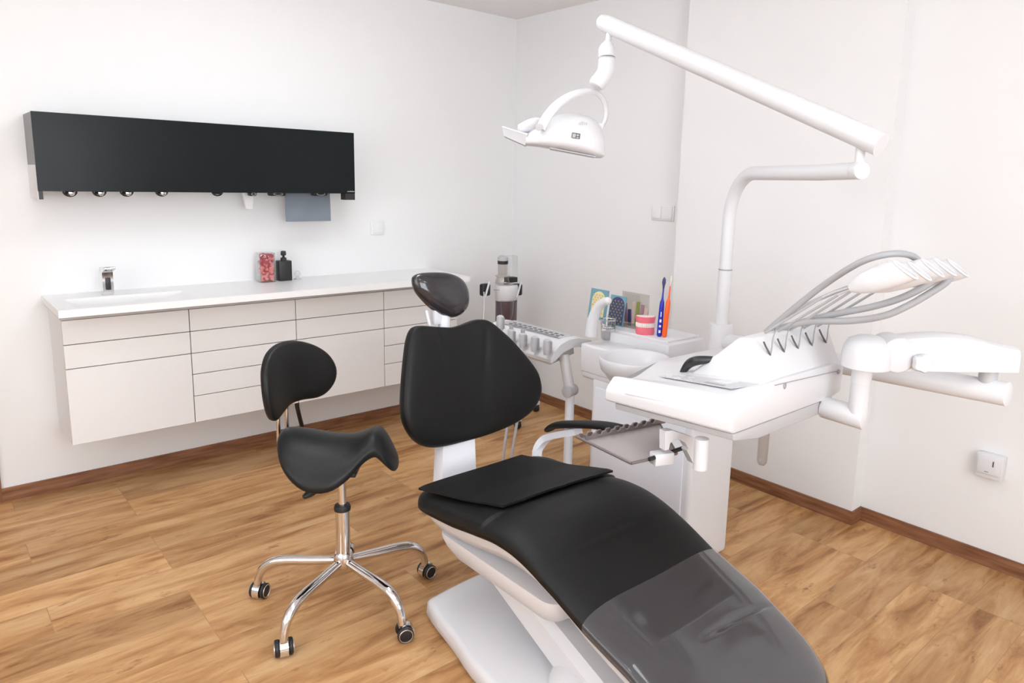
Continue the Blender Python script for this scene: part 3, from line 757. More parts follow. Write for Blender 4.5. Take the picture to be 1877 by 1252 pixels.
for j in range(NV):
    for i in range(NU):
        bm.faces.new((top[j][i], top[j][i+1], top[j+1][i+1], top[j+1][i])); bm.faces.new((bot[j][i], bot[j+1][i], bot[j+1][i+1], bot[j][i+1]))
def wall_(a, b):
    for k in range(len(a)-1): bm.faces.new((a[k], a[k+1], b[k+1], b[k]))
wall_(top[0], bot[0]); wall_(top[-1], bot[-1]); wall_([r[0] for r in top], [r[0] for r in bot]); wall_([r[-1] for r in top], [r[-1] for r in bot])
o = mb.build('seat_mat', 'leather', None, 60)
tag(o, 'thin square black mat lying on the seat of the dental chair', 'mat')

# ------------------------------------------------------------ dental unit (tower, spittoon, arms)
t = thing('dental_unit', 'white dental unit tower with spittoon, lamp pole and delivery arm beside the chair', 'dental unit', (-.87, -2.01, 0))
mb = MB(); mb.box((-1.0, -2.27, .01), (-.727, -1.75, .66), .018, 3)
mb.build('tower', 'plastic_soft', t)
mb = MB(); mb.box((-1.0055, -2.235, .03), (-.999, -1.775, .62), .003, 2); o = mb.build('side_door', 'plastic_blue', t)
mb = MB(); mb.box((-1.0, -2.27, .64), (-.66, -1.684, .715), .015, 3)
mb.box((-1.0035, -1.873, .665), (-.85, -1.6805, .786), .010, 3)
mb.box((-.863, -2.03, .68), (-.62, -1.663, .822), .006, 2)
mb.build('unit_top', 'plastic', t, 40)
# spittoon bowl
bcx, bcy, bz = -1.045, -2.015, .80
mb = MB()
pr_ = [(.030, .655-bz), (.06, .675-bz), (.095, .71-bz), (.120, .745-bz), (.128, .752-bz), (.134, .775-bz), (.136, -.004), (.132, .001), (.126, .0), (.121, -.008), (.105, -.035), (.075, -.055), (.035, -.066), (.012, -.068)]
mb.lathe(pr_, (bcx, bcy, bz), n=48); mb.build('spittoon_bowl', 'plastic', t, 60)
MB().lathe([(.010, 0), (.012, .002), (.010, .004), (.002, .004)], (bcx, bcy, bz-.068), n=16).build('bowl_drain', 'steel', t)
# tap arm
arc = smooth_path([onx(1083, 615, -.98), onx(1086, 590, -.98), onx(1094, 568, -.98), onx(1105, 555, -.985), onx(1118, 551, -.99)], 6)
n_ = len(arc); MB().tube(arc, [.026-.011*(k/n_) for k in range(n_-2)]+[.014, .008], 18).build('tap_arm', 'plastic', t)
# shelf board right behind bowl
MB().box((-.83, -2.0, .820), (-.62, -1.66, .830), .003).build('shelf', 'plastic', t)
# lamp pole
px_, py_ = -.768, -2.2
zt = 1.492; R_ = .17
Ee = V((-1.14, -2.846, 1.50)); hd_ = V((Ee.x-px_, Ee.y-py_, 0)).normalized()
MB().cyl((px_, py_, .70), (px_, py_, 1.136), .0245, 28).build('pole_base', 'plastic_soft', t)
MB().lathe([(.0247, 0), (.0252, .001), (.0252, .004), (.0247, .005)], (px_, py_, 1.134), n=28).build('pole_collar', 'mid_grey', t)
pts = [V((px_, py_, 1.136)), V((px_, py_, 1.22))]
for k in range(15):
    a = PI/2*k/14; pts.append(V((px_, py_, zt-R_))+hd_*(R_-R_*math.cos(a))+V((0, 0, R_*math.sin(a))))
pts += [V((Ee.x, Ee.y, zt))-hd_*.2, V((Ee.x, Ee.y, zt+.004))]
MB().tube(pts, .0232, 28).build('pole_arm', 'plastic_soft', t)
ec = V((Ee.x, Ee.y, zt+.004))
MB().cyl(ec-hd_*.03, ec+hd_*.004, .0235, 32, .002).build('end_cap', 'plastic', t)
# swing arm of the lamp
A1 = atd(1592, 255, 1.87); A0 = V((-1.13, -1.885, 2.0))
MB().cyl(ec-hd_*.012+V((0, 0, .01)), (ec-hd_*.012).xy.to_3d()+V((0, 0, A1.z-.01)), .0125, 20).build('arm_pivot', 'plastic', t)
dA = (A1-A0).normalized()
mb = MB(); mb.tube([A0-dA*.045, A0-dA*.040, A0-dA*.03, A0, A1, A1+dA*.038], [.010, .020, .027, .031, .031, .031], 32)
mb.build('swing_arm', 'plastic', t)
# delivery arm: low tube
LT0 = V((-.768, -2.2, .86)); LT1 = onz(1848, 723, .90)
mb = MB(); mb.cyl(LT0, LT1, .034, 32, .002); mb.build('delivery_boom', 'plastic_soft', t)
mb = MB(); mb.cyl((-.768, -2.2, .70), (-.768, -2.2, .93), .045, 28, .004); mb.build('boom_bearing', 'plastic', t)
dl_ = (LT1-LT0).normalized(); pin = LT1-dl_*.055
MB().cyl(pin, pin+V((0, 0, .10)), .024, 24).build('boom_pin', 'grey_plastic', t)
# spring arm
HB = V((-1.075, -2.885, 1.0)); zarm = 1.0
ed = V((pin.x-HB.x, pin.y-HB.y, 0)); Ls = ed.length; eu = ed.normalized(); es = V((-eu.y, eu.x, 0))
mb = MB(); rs = []
for k in range(15):
    f = k/14; a = .05+(Ls+.0)*f
    if k == 14: a = Ls+.055
    base = V((HB.x, HB.y, 0))+eu*a
    zt_ = 1.044+.022*math.sin(PI*min(1, f*1.05))-.016*f; zb_ = .956+.006*f
    w_ = .042
    rs.append([base+es*w_*x+V((0, 0, z)) for x, z in ((-1, zb_), (-1.0, zt_-.022), (-.85, zt_-.006), (-.45, zt_), (.45, zt_), (.85, zt_-.006), (1, zt_-.022), (1, zb_))])
mb.rings(rs); mb.build('spring_arm', 'plastic_soft', t, 35)
mb = MB(); mb.lathe([(.060, .955), (.0655, .957), (.066, .99), (.063, 1.015), (.052, 1.033), (.03, 1.044), (.008, 1.047)], (HB.x, HB.y, 0), n=40, sx=1, sy=1)
mb.build('arm_housing', 'plastic', t, 50)
mb = MB(); kc = V((HB.x, HB.y, 1.0))+eu*.068
mb.cyl(kc-es*.046, kc+es*.046, .050, 32, .006); mb.build('arm_knuckle', 'plastic', t, 50)
kn = V((HB.x, HB.y, .985))+eu*.125-es*.042
mb = MB(); rs = []
for dd, rk in ((0, .012), (.008, .013), (.009, .024), (.022, .025), (.026, .022)):
    rs.append([kn-es*dd + (eu*math.cos(a)+V((0, 0, 1))*math.sin(a))*(rk*(1+.09*math.cos(5*a)) if rk > .02 else rk) for a in [2*PI*j/40 for j in range(40)]])
mb.rings(rs); mb.build('brake_knob', 'plastic', t, 40)
jp = V((-1.055, -2.868, 0))
MB().cyl((jp.x, jp.y, .80), (jp.x, jp.y, .905), .0265, 28).build('head_post', 'plastic', t)
MB().cyl((jp.x, jp.y, .905), (jp.x+.0, jp.y-.002, .965), .0275, 28).build('post_collar', 'plastic_soft', t)
MB().cyl((-1.052, -2.765, .802), (-1.052, -2.892, .798), .0325, 32, .003).build('head_joint', 'plastic', t)
# assistant arm: post with elbow
at = onx(1045, 716, -1.0)
MB().cyl((at.x, at.y, .16), at, .0195, 24).build('assistant_post', 'plastic_blue', t)
MB().cyl((at.x, at.y, .18), (-.94, -1.79, .18), .0195, 20).build('assistant_foot', 'plastic_soft', t)
up0 = onx(1033, 650, -1.0)
MB().cyl(at-V((0, 0, .0)), up0, .0225, 24, .002).build('assistant_arm', 'plastic', t)
MB().cyl(at+V((-.028, -.006, 0)), at+V((.028, .006, 0)), .026, 28, .003).build('assistant_elbow', 'grey_plastic', t)
# assistant holder
ya, yb = at.y+.03, -1.12
def holder_pt(px, pz, y): return V((px, y, pz))
xb, xf = -.885, -1.105
prof = [(xf, .700), (xf-.004, .715), (xf+.012, .742), (xf+.05, .772), (xf+.10, .788), (xf+.155, .788), (xb+.012, .770), (xb+.02, .735), (xb+.008, .728), (xb-.03, .748), (xf+.13, .752), (xf+.07, .738), (xf+.03, .712)]
mb = MB(); mb.prism(prof, lambda a, b: V((a, ya-.02, b)), lambda a, b: V((a, yb, b)))
mb.build('assistant_holder', 'plastic', t, 35)
mb = MB(); mb.prism([(xf+.03, .71), (xf+.07, .738), (xf+.13, .752), (xb-.03, .748), (xb-.02, .70), (xf+.06, .67)], lambda a, b: V((a, ya+.05, b)), lambda a, b: V((a, yb+.02, b)))
mb.build('holder_underside', 'plastic_soft', t, 35)
gr = MB().box((xf+.085, ya+.03, .7875), (xf+.175, yb-.04, .7895), .001); gr.build('keypad', 'grey_plastic', t)
for k in range(10):
    yk = ya+.045+(yb-ya-.12)*k/10+.006
    for dx in (.108, .132):
        MB().box((xf+dx-.006, yk, .7893), (xf+dx+.006, yk+.018, .7915), .001).build('key', 'ink', t)
MB().box((xf+.088, ya+.04, .7893), (xf+.093, yb-.10, .7908)).build('key_line', 'ink', t)
for k, px in enumerate((917, 937, 958, 980, 1003)):
    c = onx(px, [590, 615, 622, 628, 634][k], xf-.012)
    mb = MB(); rs = []
    for z, w_, d_ in ((.030, .008, .008), (.024, .015, .015), (-.010, .0165, .017), (-.038, .013, .013)):
        rs.append([c+V((d_*a, w_*b, z)) for a, b in ((-1, -.5), (-.5, -1), (.6, -1), (1, -.4), (1, .4), (.6, 1), (-.5, 1), (-1, .5))])
    mb.rings(rs); o = mb.build('instrument_clip', 'grey_plastic', t, 40)
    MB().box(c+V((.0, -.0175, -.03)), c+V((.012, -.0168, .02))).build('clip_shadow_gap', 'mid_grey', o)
    if k in (1, 2): MB().cyl(c+V((0, 0, .025)), c+V((0, 0, .045)), .009, 14, .002).build('instrument_tip', 'mid_grey', o)
for k, (a, b) in enumerate((((944, 640), (921, 830)), ((960, 650), (938, 835)))):
    p = onx(*a, xf-.01)
    MB().tube(smooth_path([p, p+V((0, 0, -.15)), onx((938, 955)[k], 730, -1.14), onx(*((923, 834), (938, 838))[k], -1.2), onx((925, 938)[k], 880, -1.15)], 6), .0065, 10).build('suction_hose', 'grey_plastic', t)

# ------------------------------------------------------------ lamp head (rotates with unit: hangs from swing arm)
t2 = t
ld = 2.50
def lp(a, b, off=0): return atd(a, b, ld+off)
MB().cyl(A0-dA*-.012+V((0, 0, -.01)), lp(1113, 90), .0105, 18).build('lamp_stem', 'plastic', t2)
MB().tube([lp(1113, 76), lp(1113, 82), lp(1112, 90), lp(1112, 106)], [.012, .022, .029, .030], 24).build('lamp_joint', 'plastic', t2)
MB().lathe([(.0305, 0), (.0312, .002), (.0305, .004)], lp(1112, 107.5), (0, 0, 1), 24).build('joint_seam', 'grey_plastic', t2)
MB().tube(smooth_path([lp(1112, 108), lp(1112, 122), lp(1108, 136), lp(1099, 148), lp(1092, 156), lp(1090, 159)], 5), [.030]*6+[.030]*8+[.0295]*5+[.028, .027, .026, .024, .021, .018, .012], 24).build('lamp_elbow', 'plastic', t2)
# yoke (flat band)
yk = smooth_path([lp(991, 236, -.085), lp(1003, 214, -.085), lp(1020, 194, -.07), lp(1042, 178, -.04), lp(1066, 169, -.01), lp(1090, 168, .03), lp(1104, 180, .06), lp(1111, 200, .08), lp(1109, 220, .085), lp(1100, 236, .085)], 6)
rs = []; wdir = V((.5, .6, .2))
for i, p in enumerate(yk):
    tt = (yk[min(i+1, len(yk)-1)]-yk[max(i-1, 0)]).normalized()
    f = i/(len(yk)-1)
    out = (tt.cross(cf)).normalized()
    if out.z < 0 and f < .6: out = -out
    side = cf.copy(); hw_ = .016-.003*f; hd2 = .008
    w1 = (out*(1-f)*.95 + side*f).normalized(); w2 = tt.cross(w1).normalized()
    rs.append([p+w1*hw_*a+w2*hd2*b for a, b in ((-1, -.6), (-.6, -1), (.6, -1), (1, -.6), (1, .6), (.6, 1), (-.6, 1), (-1, .6))])
for i in range(1, len(rs)):     # keep ring order aligned
    if (rs[i][0]-rs[i-1][0]).length > (rs[i][4]-rs[i-1][0]).length: rs[i] = rs[i][4:]+rs[i][:4]
MB().rings(rs).build('lamp_yoke', 'plastic', t2, 50)
MB().cyl(lp(988, 233, -.085), lp(988, 233, -.112), .0125, 24, .002).build('yoke_cap', 'grey_plastic', t2)
MB().cyl(lp(1100, 232, .03), lp(1100, 232, .10), .0125, 20, .002).build('yoke_pivot', 'plastic', t2)
# body
hv = (lp(1100, 250)-lp(966, 250)).normalized()
secs = [(964, 246, 267, .058), (975, 238, 268, .070), (990, 228, 270, .082), (1008, 216, 273, .092), (1030, 209, 276, .098), (1055, 208, 281, .100), (1078, 213, 286, .094), (1093, 222, 290, .080), (1102, 236, 290, .062), (1106, 250, 288, .045), (1107.5, 262, 284, .02)]
rs = []
for (px, ya_, yb_, dep) in secs:
    a = lp(px, ya_); b = lp(px, yb_); c = (a+b)/2; hh_ = (a-b)/2; dd = V((cf.x, cf.y, 0)).normalized()*dep
    r = []
    for j in range(28):
        an = 2*PI*j/28; cs, sn = math.cos(an), math.sin(an)
        e = 2/2.4 if sn > 0 else 2/5
        # wide at the flat underside, domed on top
        r.append(c + dd*math.copysign(abs(cs)**(2/2.6), cs)*(1 if sn < 0 else 1-.25*sn) + hh_*math.copysign(abs(sn)**e, sn))
    rs.append(r)
MB().rings(rs).build('lamp_body', 'plastic', t2, 60)
MB().lathe([(.004, -.052), (.016, -.046), (.022, -.02), (.024, 0), (.022, .02), (.014, .036), (.004, .04)], lp(975, 229, -.03), (lp(1000, 222)-lp(950, 238)), 20, sx=1.0, sy=.8).build('handle_dome', 'plastic', t2)
dd = V((cf.x, cf.y, 0)).normalized()
mb = MB(); P4 = [lp(922, 235), lp(967, 249), lp(963.5, 268), lp(925, 251)]
mb.rings([[p-dd*.055 for p in P4], [p+dd*.055 for p in P4]]); mb.build('light_shield', 'grey_plastic', t2, 30)
mb = MB(); P4 = [lp(922, 233), lp(968, 247), lp(968, 249.5), lp(922, 235.5)]
mb.rings([[p-dd*.057 for p in P4], [p+dd*.057 for p in P4]]); mb.build('shield_rim', 'plastic', t2, 30)
mb = MB()
P4 = [lp(1008, 271), lp(1090, 287), lp(1090, 289), lp(1008, 273.5)]
mb.rings([[p-dd*.055 for p in P4], [p+dd*.055 for p in P4]]); mb.build('lens', 'grey_plastic', t2, 30)
# sticker and vents on the side that faces the room
def side_patch(x0, x1, y0, y1, off, m, name, par=None, skew=0):
    mb = MB(); mb.rings([[lp(x0, y0, off), lp(x1, y0+skew, off), lp(x1-1.5, y1+skew, off-.001), lp(x0-1.5, y1, off-.001)], [lp(x0, y0, off+.004), lp(x1, y0+skew, off+.004), lp(x1-1.5, y1+skew, off+.003), lp(x0-1.5, y1, off+.003)]])
    return mb.build(name, m, par, 30)
side_patch(1049, 1064, 242.5, 252.5, -.101, 'ink', 'warning_label', t2, 2.5)
side_patch(1050.5, 1056, 244.5, 251.5, -.1022, 'inklight', 'label_symbol', t2, 1)
side_patch(1058, 1062, 246, 249, -.1022, 'inklight', 'label_symbol', t2, 1)
side_patch(1057.5, 1061.5, 251, 253, -.1022, 'inklight', 'label_symbol', t2, 1)
for k in range(5): side_patch(1061+3.6*k, 1062.3+3.6*k, 224-1.2*math.sin(k), 231.5, -.088+.002*k, 'grey_plastic', 'vent_slot', t2)

# ------------------------------------------------------------ delivery table
t = thing('delivery_table', 'white dental instrument table on an arm over the chair, with handpiece whips', 'instrument table', (-1.28, -2.55, .79))
ty0, ty1 = -2.77, -2.33
pf = [(-1.535, .824), (-1.548, .832), (-1.548, .866), (-1.540, .884), (-1.515, .915), (-1.48, .929), (-1.44, .932), (-1.30, .935), (-1.0, .93), (-.955, .915), (-.96, .835), (-1.02, .824)]
mb = MB(); mb.prism(pf, lambda a, b: V((a, ty0, b)), lambda a, b: V((a-.052*max(0, min(1, (-1.3-a)/.2)), -2.38 if a < -1.5 else (-2.41 if a < -1.4 else -2.33), .824+(b-.824)*(.80 if a < -1.5 else .62))), .006)
mb.build('housing', 'plastic', t, 35)
mb = MB(); pl_ = [(-1.50, .798), (-1.52, .802), (-1.525, .820), (-1.00, .822), (-1.0, .798), (-1.03, .782), (-1.40, .782)]
mb.prism(pl_, lambda a, b: V((a, ty0+.006, b)), lambda a, b: V((a-.052*max(0, min(1, (-1.3-a)/.2)), -2.40 if a < -1.3 else -2.34, b)), .003); mb.build('lower_tray', 'grey_plastic', t, 35)

# raised lip line across the front
MB().tube([(-1.5465, ty0+.06, .8715), (-1.589, -2.45, .865)], .0030, 8).build('front_lip', 'plastic', t)
# hump with sloping spring panel
def xat(y, z, front=True): return 0
ridge_y, ridge_z = -2.69, 1.042
H = {}
fb0 = V((-1.375, -2.765, .925)); fb1 = V((-1.40, -2.50, .885)); rf0 = ony(1378, 620, ridge_y); rf1 = ony(1354, 618, ridge_y+.045)
bb0 = V((-.955, -2.765, .905)); bb1 = V((-.955, -2.46, .905)); rb0 = V((-.935, ridge_y, 1.040)); rb1 = V((-.93, ridge_y+.045, 1.035))
mb = MB(); tmp = bmesh.new()
vs = [tmp.verts.new(p) for p in (fb0, rf0, rf1, fb1, bb0, rb0, rb1, bb1)]
for f in ((0, 1, 2, 3), (4, 7, 6, 5), (0, 4, 5, 1), (1, 5, 6, 2), (2, 6, 7, 3), (3, 7, 4, 0)): tmp.faces.new([vs[i] for i in f])
bmesh.ops.recalc_face_normals(tmp, faces=tmp.faces[:]); bmesh.ops.bevel(tmp, geom=tmp.edges[:], offset=.007, segments=3, profile=.5, affect='EDGES'); mb.join(tmp)
mb.build('instrument_block', 'plastic', t, 40)
mb = MB(); mb.cyl((-1.355, -2.7715, .9235), (-1.0, -2.7715, .906), .0012, 6); mb.build('panel_seam', 'mid_grey', t)
c = ony(1439, 708, -2.772); MB().tube(smooth_path([c+V((-.004, 0, .008)), c+V((-.0045, 0, -.002)), c+V((0, 0, -.007)), c+V((.0045, 0, -.002)), c+V((.004, 0, .008))], 4), .0012, 6).build('screw', 'mid_grey', t)
c = ony(1537, 681, -2.772); MB().cyl(c+V((0, -.003, 0)), c+V((0, .004, 0)), .007, 14).build('hinge_screw', 'mid_grey', t)
# keypad on the top
mb = MB()
def kz(a, b, z=.9365): return onz(a, b, z)
def padq(x, zt_, corners, name, m, dz=.0015):
    def onpl(a, b):
        d_ = ray(a, b); n_ = V((0, .105, 1)); o_ = V((0, -2.77, .9322+(zt_-.9352))); return CAM + d_*((o_-CAM).dot(n_)/d_.dot(n_))
    mb = MB(); P4 = [onpl(a, b) for a, b in corners]
    mb.rings([[p for p in P4], [p+V((0, 0, dz)) for p in P4]]); return mb.build(name, m, t, 30)
padq(0, .9352, [(1208, 690), (1258, 688), (1392, 705), (1340, 713)], 'keypad', 'padgrey')
for (a, b) in ((1226, 690), (1250, 688), (1240, 694), (1266, 692), (1262, 697)):
    padq(0, .9368, [(a-7, b-1.8), (a+5, b-2.2), (a+8, b+.6), (a-4, b+1)], 'key', 'plastic', .001)
padq(0, .9368, [(1303, 699), (1330, 696), (1358, 700), (1332, 704.5)], 'display', 'plastic', .001)
padq(0, .9366, [(1290, 701), (1296, 700), (1330, 707), (1325, 708)], 'keypad_line', 'mid_grey', .001)
# dark side handle
hb = [onz(1250, 684, .90), onz(1262, 668, .93), onz(1278, 661, .95), onz(1308, 659, .955)]
MB().tube(smooth_path(hb, 5), [.008+.006*math.sin(PI*k/16) for k in range(16)], 12).build('side_handle', 'dark', t)
# transparent test tube below
pt_, pb_ = ony(1400, 803, -2.71), ony(1397, 852, -2.71)
Lz = .785-pb_.z
MB().lathe([(.002, 0), (.009, .002), (.0135, .008), (.015, .017), (.016, Lz-.012), (.019, Lz)], (pt_.x, -2.71, pb_.z), n=24, cap=False).build('oil_collector', 'smoke', t)
# V springs
for i in range(5):
    dx, dy = 25.5*i, -5.6*i
    ypl = -2.722
    P_ = lambda a, b, y=ypl: ony(a+dx, b+dy, y)
    MB().tube([P_(1400, 627), P_(1404, 636), P_(1412, 651)], .0026, 8).build('spring_end', 'ink', t)
    MB().tube(smooth_path([P_(1411, 652), P_(1414, 643), P_(1416, 625), P_(1420, 610), P_(1426, 598, -2.70)], 5), .0019, 8).build('whip_spring', 'mid_grey', t)
# whips
bases = [(1402, 610), (1426, 607), (1450, 604), (1474, 601), (1498, 598)]
mids = [(1508, 545), (1536, 541), (1560, 534), (1585, 532), (1612, 530)]
heads = [(1668, 492), (1694, 495), (1718, 489), (1740, 487), (1764, 489)]
for i in range(5):
    b0 = ony(*bases[i], ridge_y-.005); x_ = b0.x
    md_ = onx(*mids[i], x_+.01); e = onx(*heads[i], x_+.035)
    d_ = (e-md_); L = d_.length; dn = d_.normalized(); st = e-dn*.15
    wh = MB().tube([b0, b0.lerp(md_, .97), md_], [.0040, .0035, .0028], 10).build('whip_arm', 'hose', t)
    MB().tube(smooth_path([md_-dn*.002, md_.lerp(st, .5)+V((0, 0, .004)), st+dn*.03], 5), .0024, 8).build('whip_wire', 'grey_plastic', wh)
    # holder cone with open ring mouth
    mb = MB(); rs = []; up = V((0, 0, 1)); sd = dn.cross(up).normalized(); un = sd.cross(dn).normalized()
    prof2 = [(0, .005, .010, 0), (.02, .014, .022, .05), (.05, .020, .031, .15), (.085, .0225, .034, .3), (.115, .0220, .034, .45), (.138, .020, .032, .55), (.138, .015, .026, .55), (.112, .012, .018, .4), (.08, .003, .004, .2)]
    for s_, rx, ry, sk in prof2:
        rs.append([st+dn*(s_ - sk*ry*math.sin(2*PI*j/28)) + sd*rx*math.cos(2*PI*j/28) + un*ry*math.sin(2*PI*j/28)*.95 for j in range(28)])
    mb.rings(rs); mb.build('handpiece_cup', 'plastic', wh, 60)
    MB().tube([st+dn*(.139 - .55*.031*math.sin(a)) + sd*.0185*math.cos(a) + un*.030*math.sin(a)*.95 for a in [2*PI*k/36 for k in range(37)]], .0032, 8, cap=False).build('cup_rim', 'plastic', wh, 60)
def hosep(pts, xs, r, name='handpiece_hose'):
    P = [onx(a, b, x) for (a, b), x in zip(pts, xs)]
    MB().tube(smooth_path(P, 7), r, 14).build(name, 'hose', t)
hosep([(1404, 609), (1440, 578), (1500, 530), (1560, 490), (1600, 472), (1640, 465), (1668, 468), (1684, 478)], [-1.20, -1.20, -1.20, -1.20, -1.19, -1.16, -1.11, -1.08], .0088)
hosep([(1408, 612), (1450, 596), (1520, 578), (1600, 562), (1655, 545), (1700, 522), (1718, 508)], [-1.16, -1.14, -1.12, -1.10, -1.08, -1.05, -1.02], .0095)
hosep([(1420, 604), (1480, 590), (1560, 588), (1620, 579), (1665, 560), (1700, 540), (1730, 521), (1742, 508)], [-1.18, -1.15, -1.13, -1.12, -1.09, -1.05, -1.01, -.99], .0095)
hosep([(1410, 606), (1450, 574), (1520, 540), (1590, 516), (1650, 505), (1700, 500)], [-1.10, -1.10, -1.08, -1.06, -1.05, -1.04], .0060)
# tray bracket
P_ = lambda a, b, z=.72: onz(a, b, z)
mb = MB()
bc0 = V((-1.33, -2.53, 0)); pb = ony(1276, 800, -2.60)
jx, jy = -1.37, -2.56
pA = onz(1285, 830, .745)
MB().cyl((pA.x, pA.y, .70), (pA.x, pA.y, .785), .019, 24).build('tray_post', 'plastic', t)
arcp = [onz(1200, 825, .72), onz(1197, 795, .755), onz(1208, 778, .765), onz(1235, 784, .765), onz(1262, 797, .765), onz(1278, 812, .76)]
# arch plate
def arch():
    out_px = [(1219, 791), (1232, 789), (1271, 802), (1271, 850), (1259, 826), (1262, 822), (1256, 812), (1244, 805), (1234, 806), (1228, 814), (1226, 824), (1219, 826)]
    nb_ = V((-.2, -1, 0)).normalized(); o_ = V((-1.385, -2.60, 0))
    def oo(a, b, off):
        d_ = ray(a, b); return CAM + d_*(((o_+nb_*off)-CAM).dot(nb_)/d_.dot(nb_))
    A_ = [oo(a, b, .008) for a, b in out_px]; B_ = [p-nb_*.024 for p in A_]
    mb = MB(); mb.rings([A_, B_]); return mb
arch().build('tray_bracket', 'plastic', t, 40)

# instrument tray
tz = .695
q0, q1, q2 = onz(1057, 801, tz), onz(1157, 850, tz), onz(1240, 832, tz)
q3 = onz(1205, 771, tz)
t3 = thing('instrument_tray', 'flat steel instrument tray with notched rack under the delivery table', 'tray', ((q0+q2)/2))
mb = MB(); q4 = q2+(q3-q2)*1.0
ctr = (q0+q1+q2+q3)/4
mb.rings([[p+V((0, 0, 0)) for p in (q0, q1, q2, q3)], [p+V((0, 0, .003)) for p in (q0, q1, q2, q3)]]); mb.build('tray_plate', 'traymat', t3, 30)
mb = MB()
for a, b in ((q0, q1), (q1, q2), (q2, q3)):
    n_ = (b-a).normalized(); mb.tube([a+V((0, 0, .001)), b+V((0, 0, .001))], .0045, 8)
mb.build('tray_rim', 'traydark', t3)
for off, hh_ in ((.012, .012), (.038, .016)):
    mb = MB(); inn = (q1-q0).normalized()*off; a = q0+inn; b = q3+inn*.8; n_ = 9
    poly = []
    for k in range(n_):
        f0, f1, f2 = (k+.18)/n_, (k+.5)/n_, (k+.82)/n_
        poly += [(k/n_, hh_), (f0, hh_), (f0+.02, hh_*.45), (f2-.02, hh_*.45), (f2, hh_)]
    poly += [(1, hh_), (1, 0), (0, 0)]
    sd = (q1-q0).normalized()*.006
    mb.prism(poly, lambda u, z: a.lerp(b, u)+V((0, 0, z+.003)), lambda u, z: a.lerp(b, u)+sd+V((0, 0, z+.003)))
    mb.build('notched_rack', 'traydark', t3, 30)
hx = onz(1213, 838, tz)
mb = MB(); mb.box((hx.x-.030, hx.y-.018, tz-.018), (hx.x+.030, hx.y+.018, tz+.016), .003, R=Matrix.Rotation(-.35, 3, 'Z')); mb.build('tray_clamp', 'plastic', t3)
rod0 = onz(1190, 842, tz+.006); rod1 = onz(1262, 818, tz+.012)
MB().cyl(rod0, rod1, .006, 12).build('tray_rod', 'dark', t3)

# ------------------------------------------------------------ items on the unit
# glass tumbler
c = onz(1114, 621, .7865)
t = thing('drinking_glass', 'clear glass tumbler with black lettering on the dental unit by the bowl', 'glass', c)
gz = .7865
MB().lathe([(.010, 0), (.026, 0), (.0285, .003), (.034, .085), (.0322, .085), (.0268, .006), (.008, .005)], (c.x, c.y, gz), n=36).build('glass_body', 'glass', t, 50)
MB().lathe([(.0338, .0825), (.0348, .084), (.0348, .086), (.0335, .0865)], (c.x, c.y, gz), n=36, cap=False).build('rim', 'chrome', t)
view = (V((CAM.x, CAM.y, 0))-V((c.x, c.y, 0))).normalized(); a0_ = math.atan2(view.y, view.x)
mb = MB()
for k, (h0, h1, w_) in enumerate(((.060, .074, .003), (.056, .060, .006), (.070, .074, .006), (.056, .074, .003), (.056, .060, .005), (.056, .074, .003), (.070, .075, .006), (.056, .075, .0035), (.064, .069, .006), (.056, .070, .003))):
    a = a0_-1.1+k*.23; n_ = V((math.cos(a), math.sin(a), 0)); xd = V((-math.sin(a), math.cos(a), 0))
    P_0 = V((c.x, c.y, gz))+n_*(.0290+.065*h0); P_1 = V((c.x, c.y, gz))+n_*(.0290+.065*h1)
    mb.rings([[P_0-xd*w_/2+V((0, 0, h0)), P_0+xd*w_/2+V((0, 0, h0)), P_1+xd*w_/2+V((0, 0, h1)), P_1-xd*w_/2+V((0, 0, h1))], [p+n_*.0006 for p in (P_0-xd*w_/2+V((0, 0, h0)), P_0+xd*w_/2+V((0, 0, h0)), P_1+xd*w_/2+V((0, 0, h1)), P_1-xd*w_/2+V((0, 0, h1)))]])
mb.build('printed_marks', 'ink', t)
pts = [V((c.x, c.y, gz+.050))+V((math.cos(a0_+s_), math.sin(a0_+s_), 0))*.0322 for s_ in [-1.1+2.2*k/16 for k in range(17)]]
MB().tube(pts, .0012, 6).build('printed_line', 'ink', t)
# tooth model
zs = .83
def onsh(a, b): return onz(a, b, zs)
c = onsh(1183, 613)
t = thing('dental_model', 'pink and white model of a closed jaw standing on the unit shelf', 'dental model', (c.x, c.y, zs))
fd = (V((CAM.x, CAM.y, 0))-V((c.x, c.y, 0))).normalized(); sd_ = V((-fd.y, fd.x, 0))
fd2 = (fd+sd_*.15).normalized(); sd2 = V((-fd2.y, fd2.x, 0)); kx = c+V((0, 0, 0)); kc_ = V((c.x, c.y, 0))-fd2*.02
def arch_sec(z, w_, dep, g=0):
    # horseshoe-like solid: straight back, rounded front with facets
    r = []
    for k in range(25):
        a = PI*k/24; r.append(kc_+sd2*(w_*math.cos(a))+fd2*(dep*abs(math.sin(a))**.75)+V((0, 0, z)))
    return r
MB().rings([arch_sec(zs, .038, .036), arch_sec(zs+.012, .040, .040), arch_sec(zs+.037, .037, .037)]).build('lower_gum', 'pinkmodel', t, 50)
MB().rings([arch_sec(zs+.042, .037, .037), arch_sec(zs+.066, .041, .041), arch_sec(zs+.076, .042, .042)]).build('upper_gum', 'pinkmodel', t, 50)
mb = MB()
for row, zz in ((0, zs+.037), (1, zs+.044)):
    for k in range(14):
        a = PI*(k+.5)/14; w_, dep = .037, .038
        p = kc_+sd2*(w_*math.cos(a))+fd2*(dep*abs(math.sin(a))**.75)+V((0, 0, zz))
        mb.lathe([(.002, -.006), (.004, -.004), (.0043, .003), (.002, .006)], p, (0, 0, 1), 10)
mb.build('teeth', 'teeth', t)
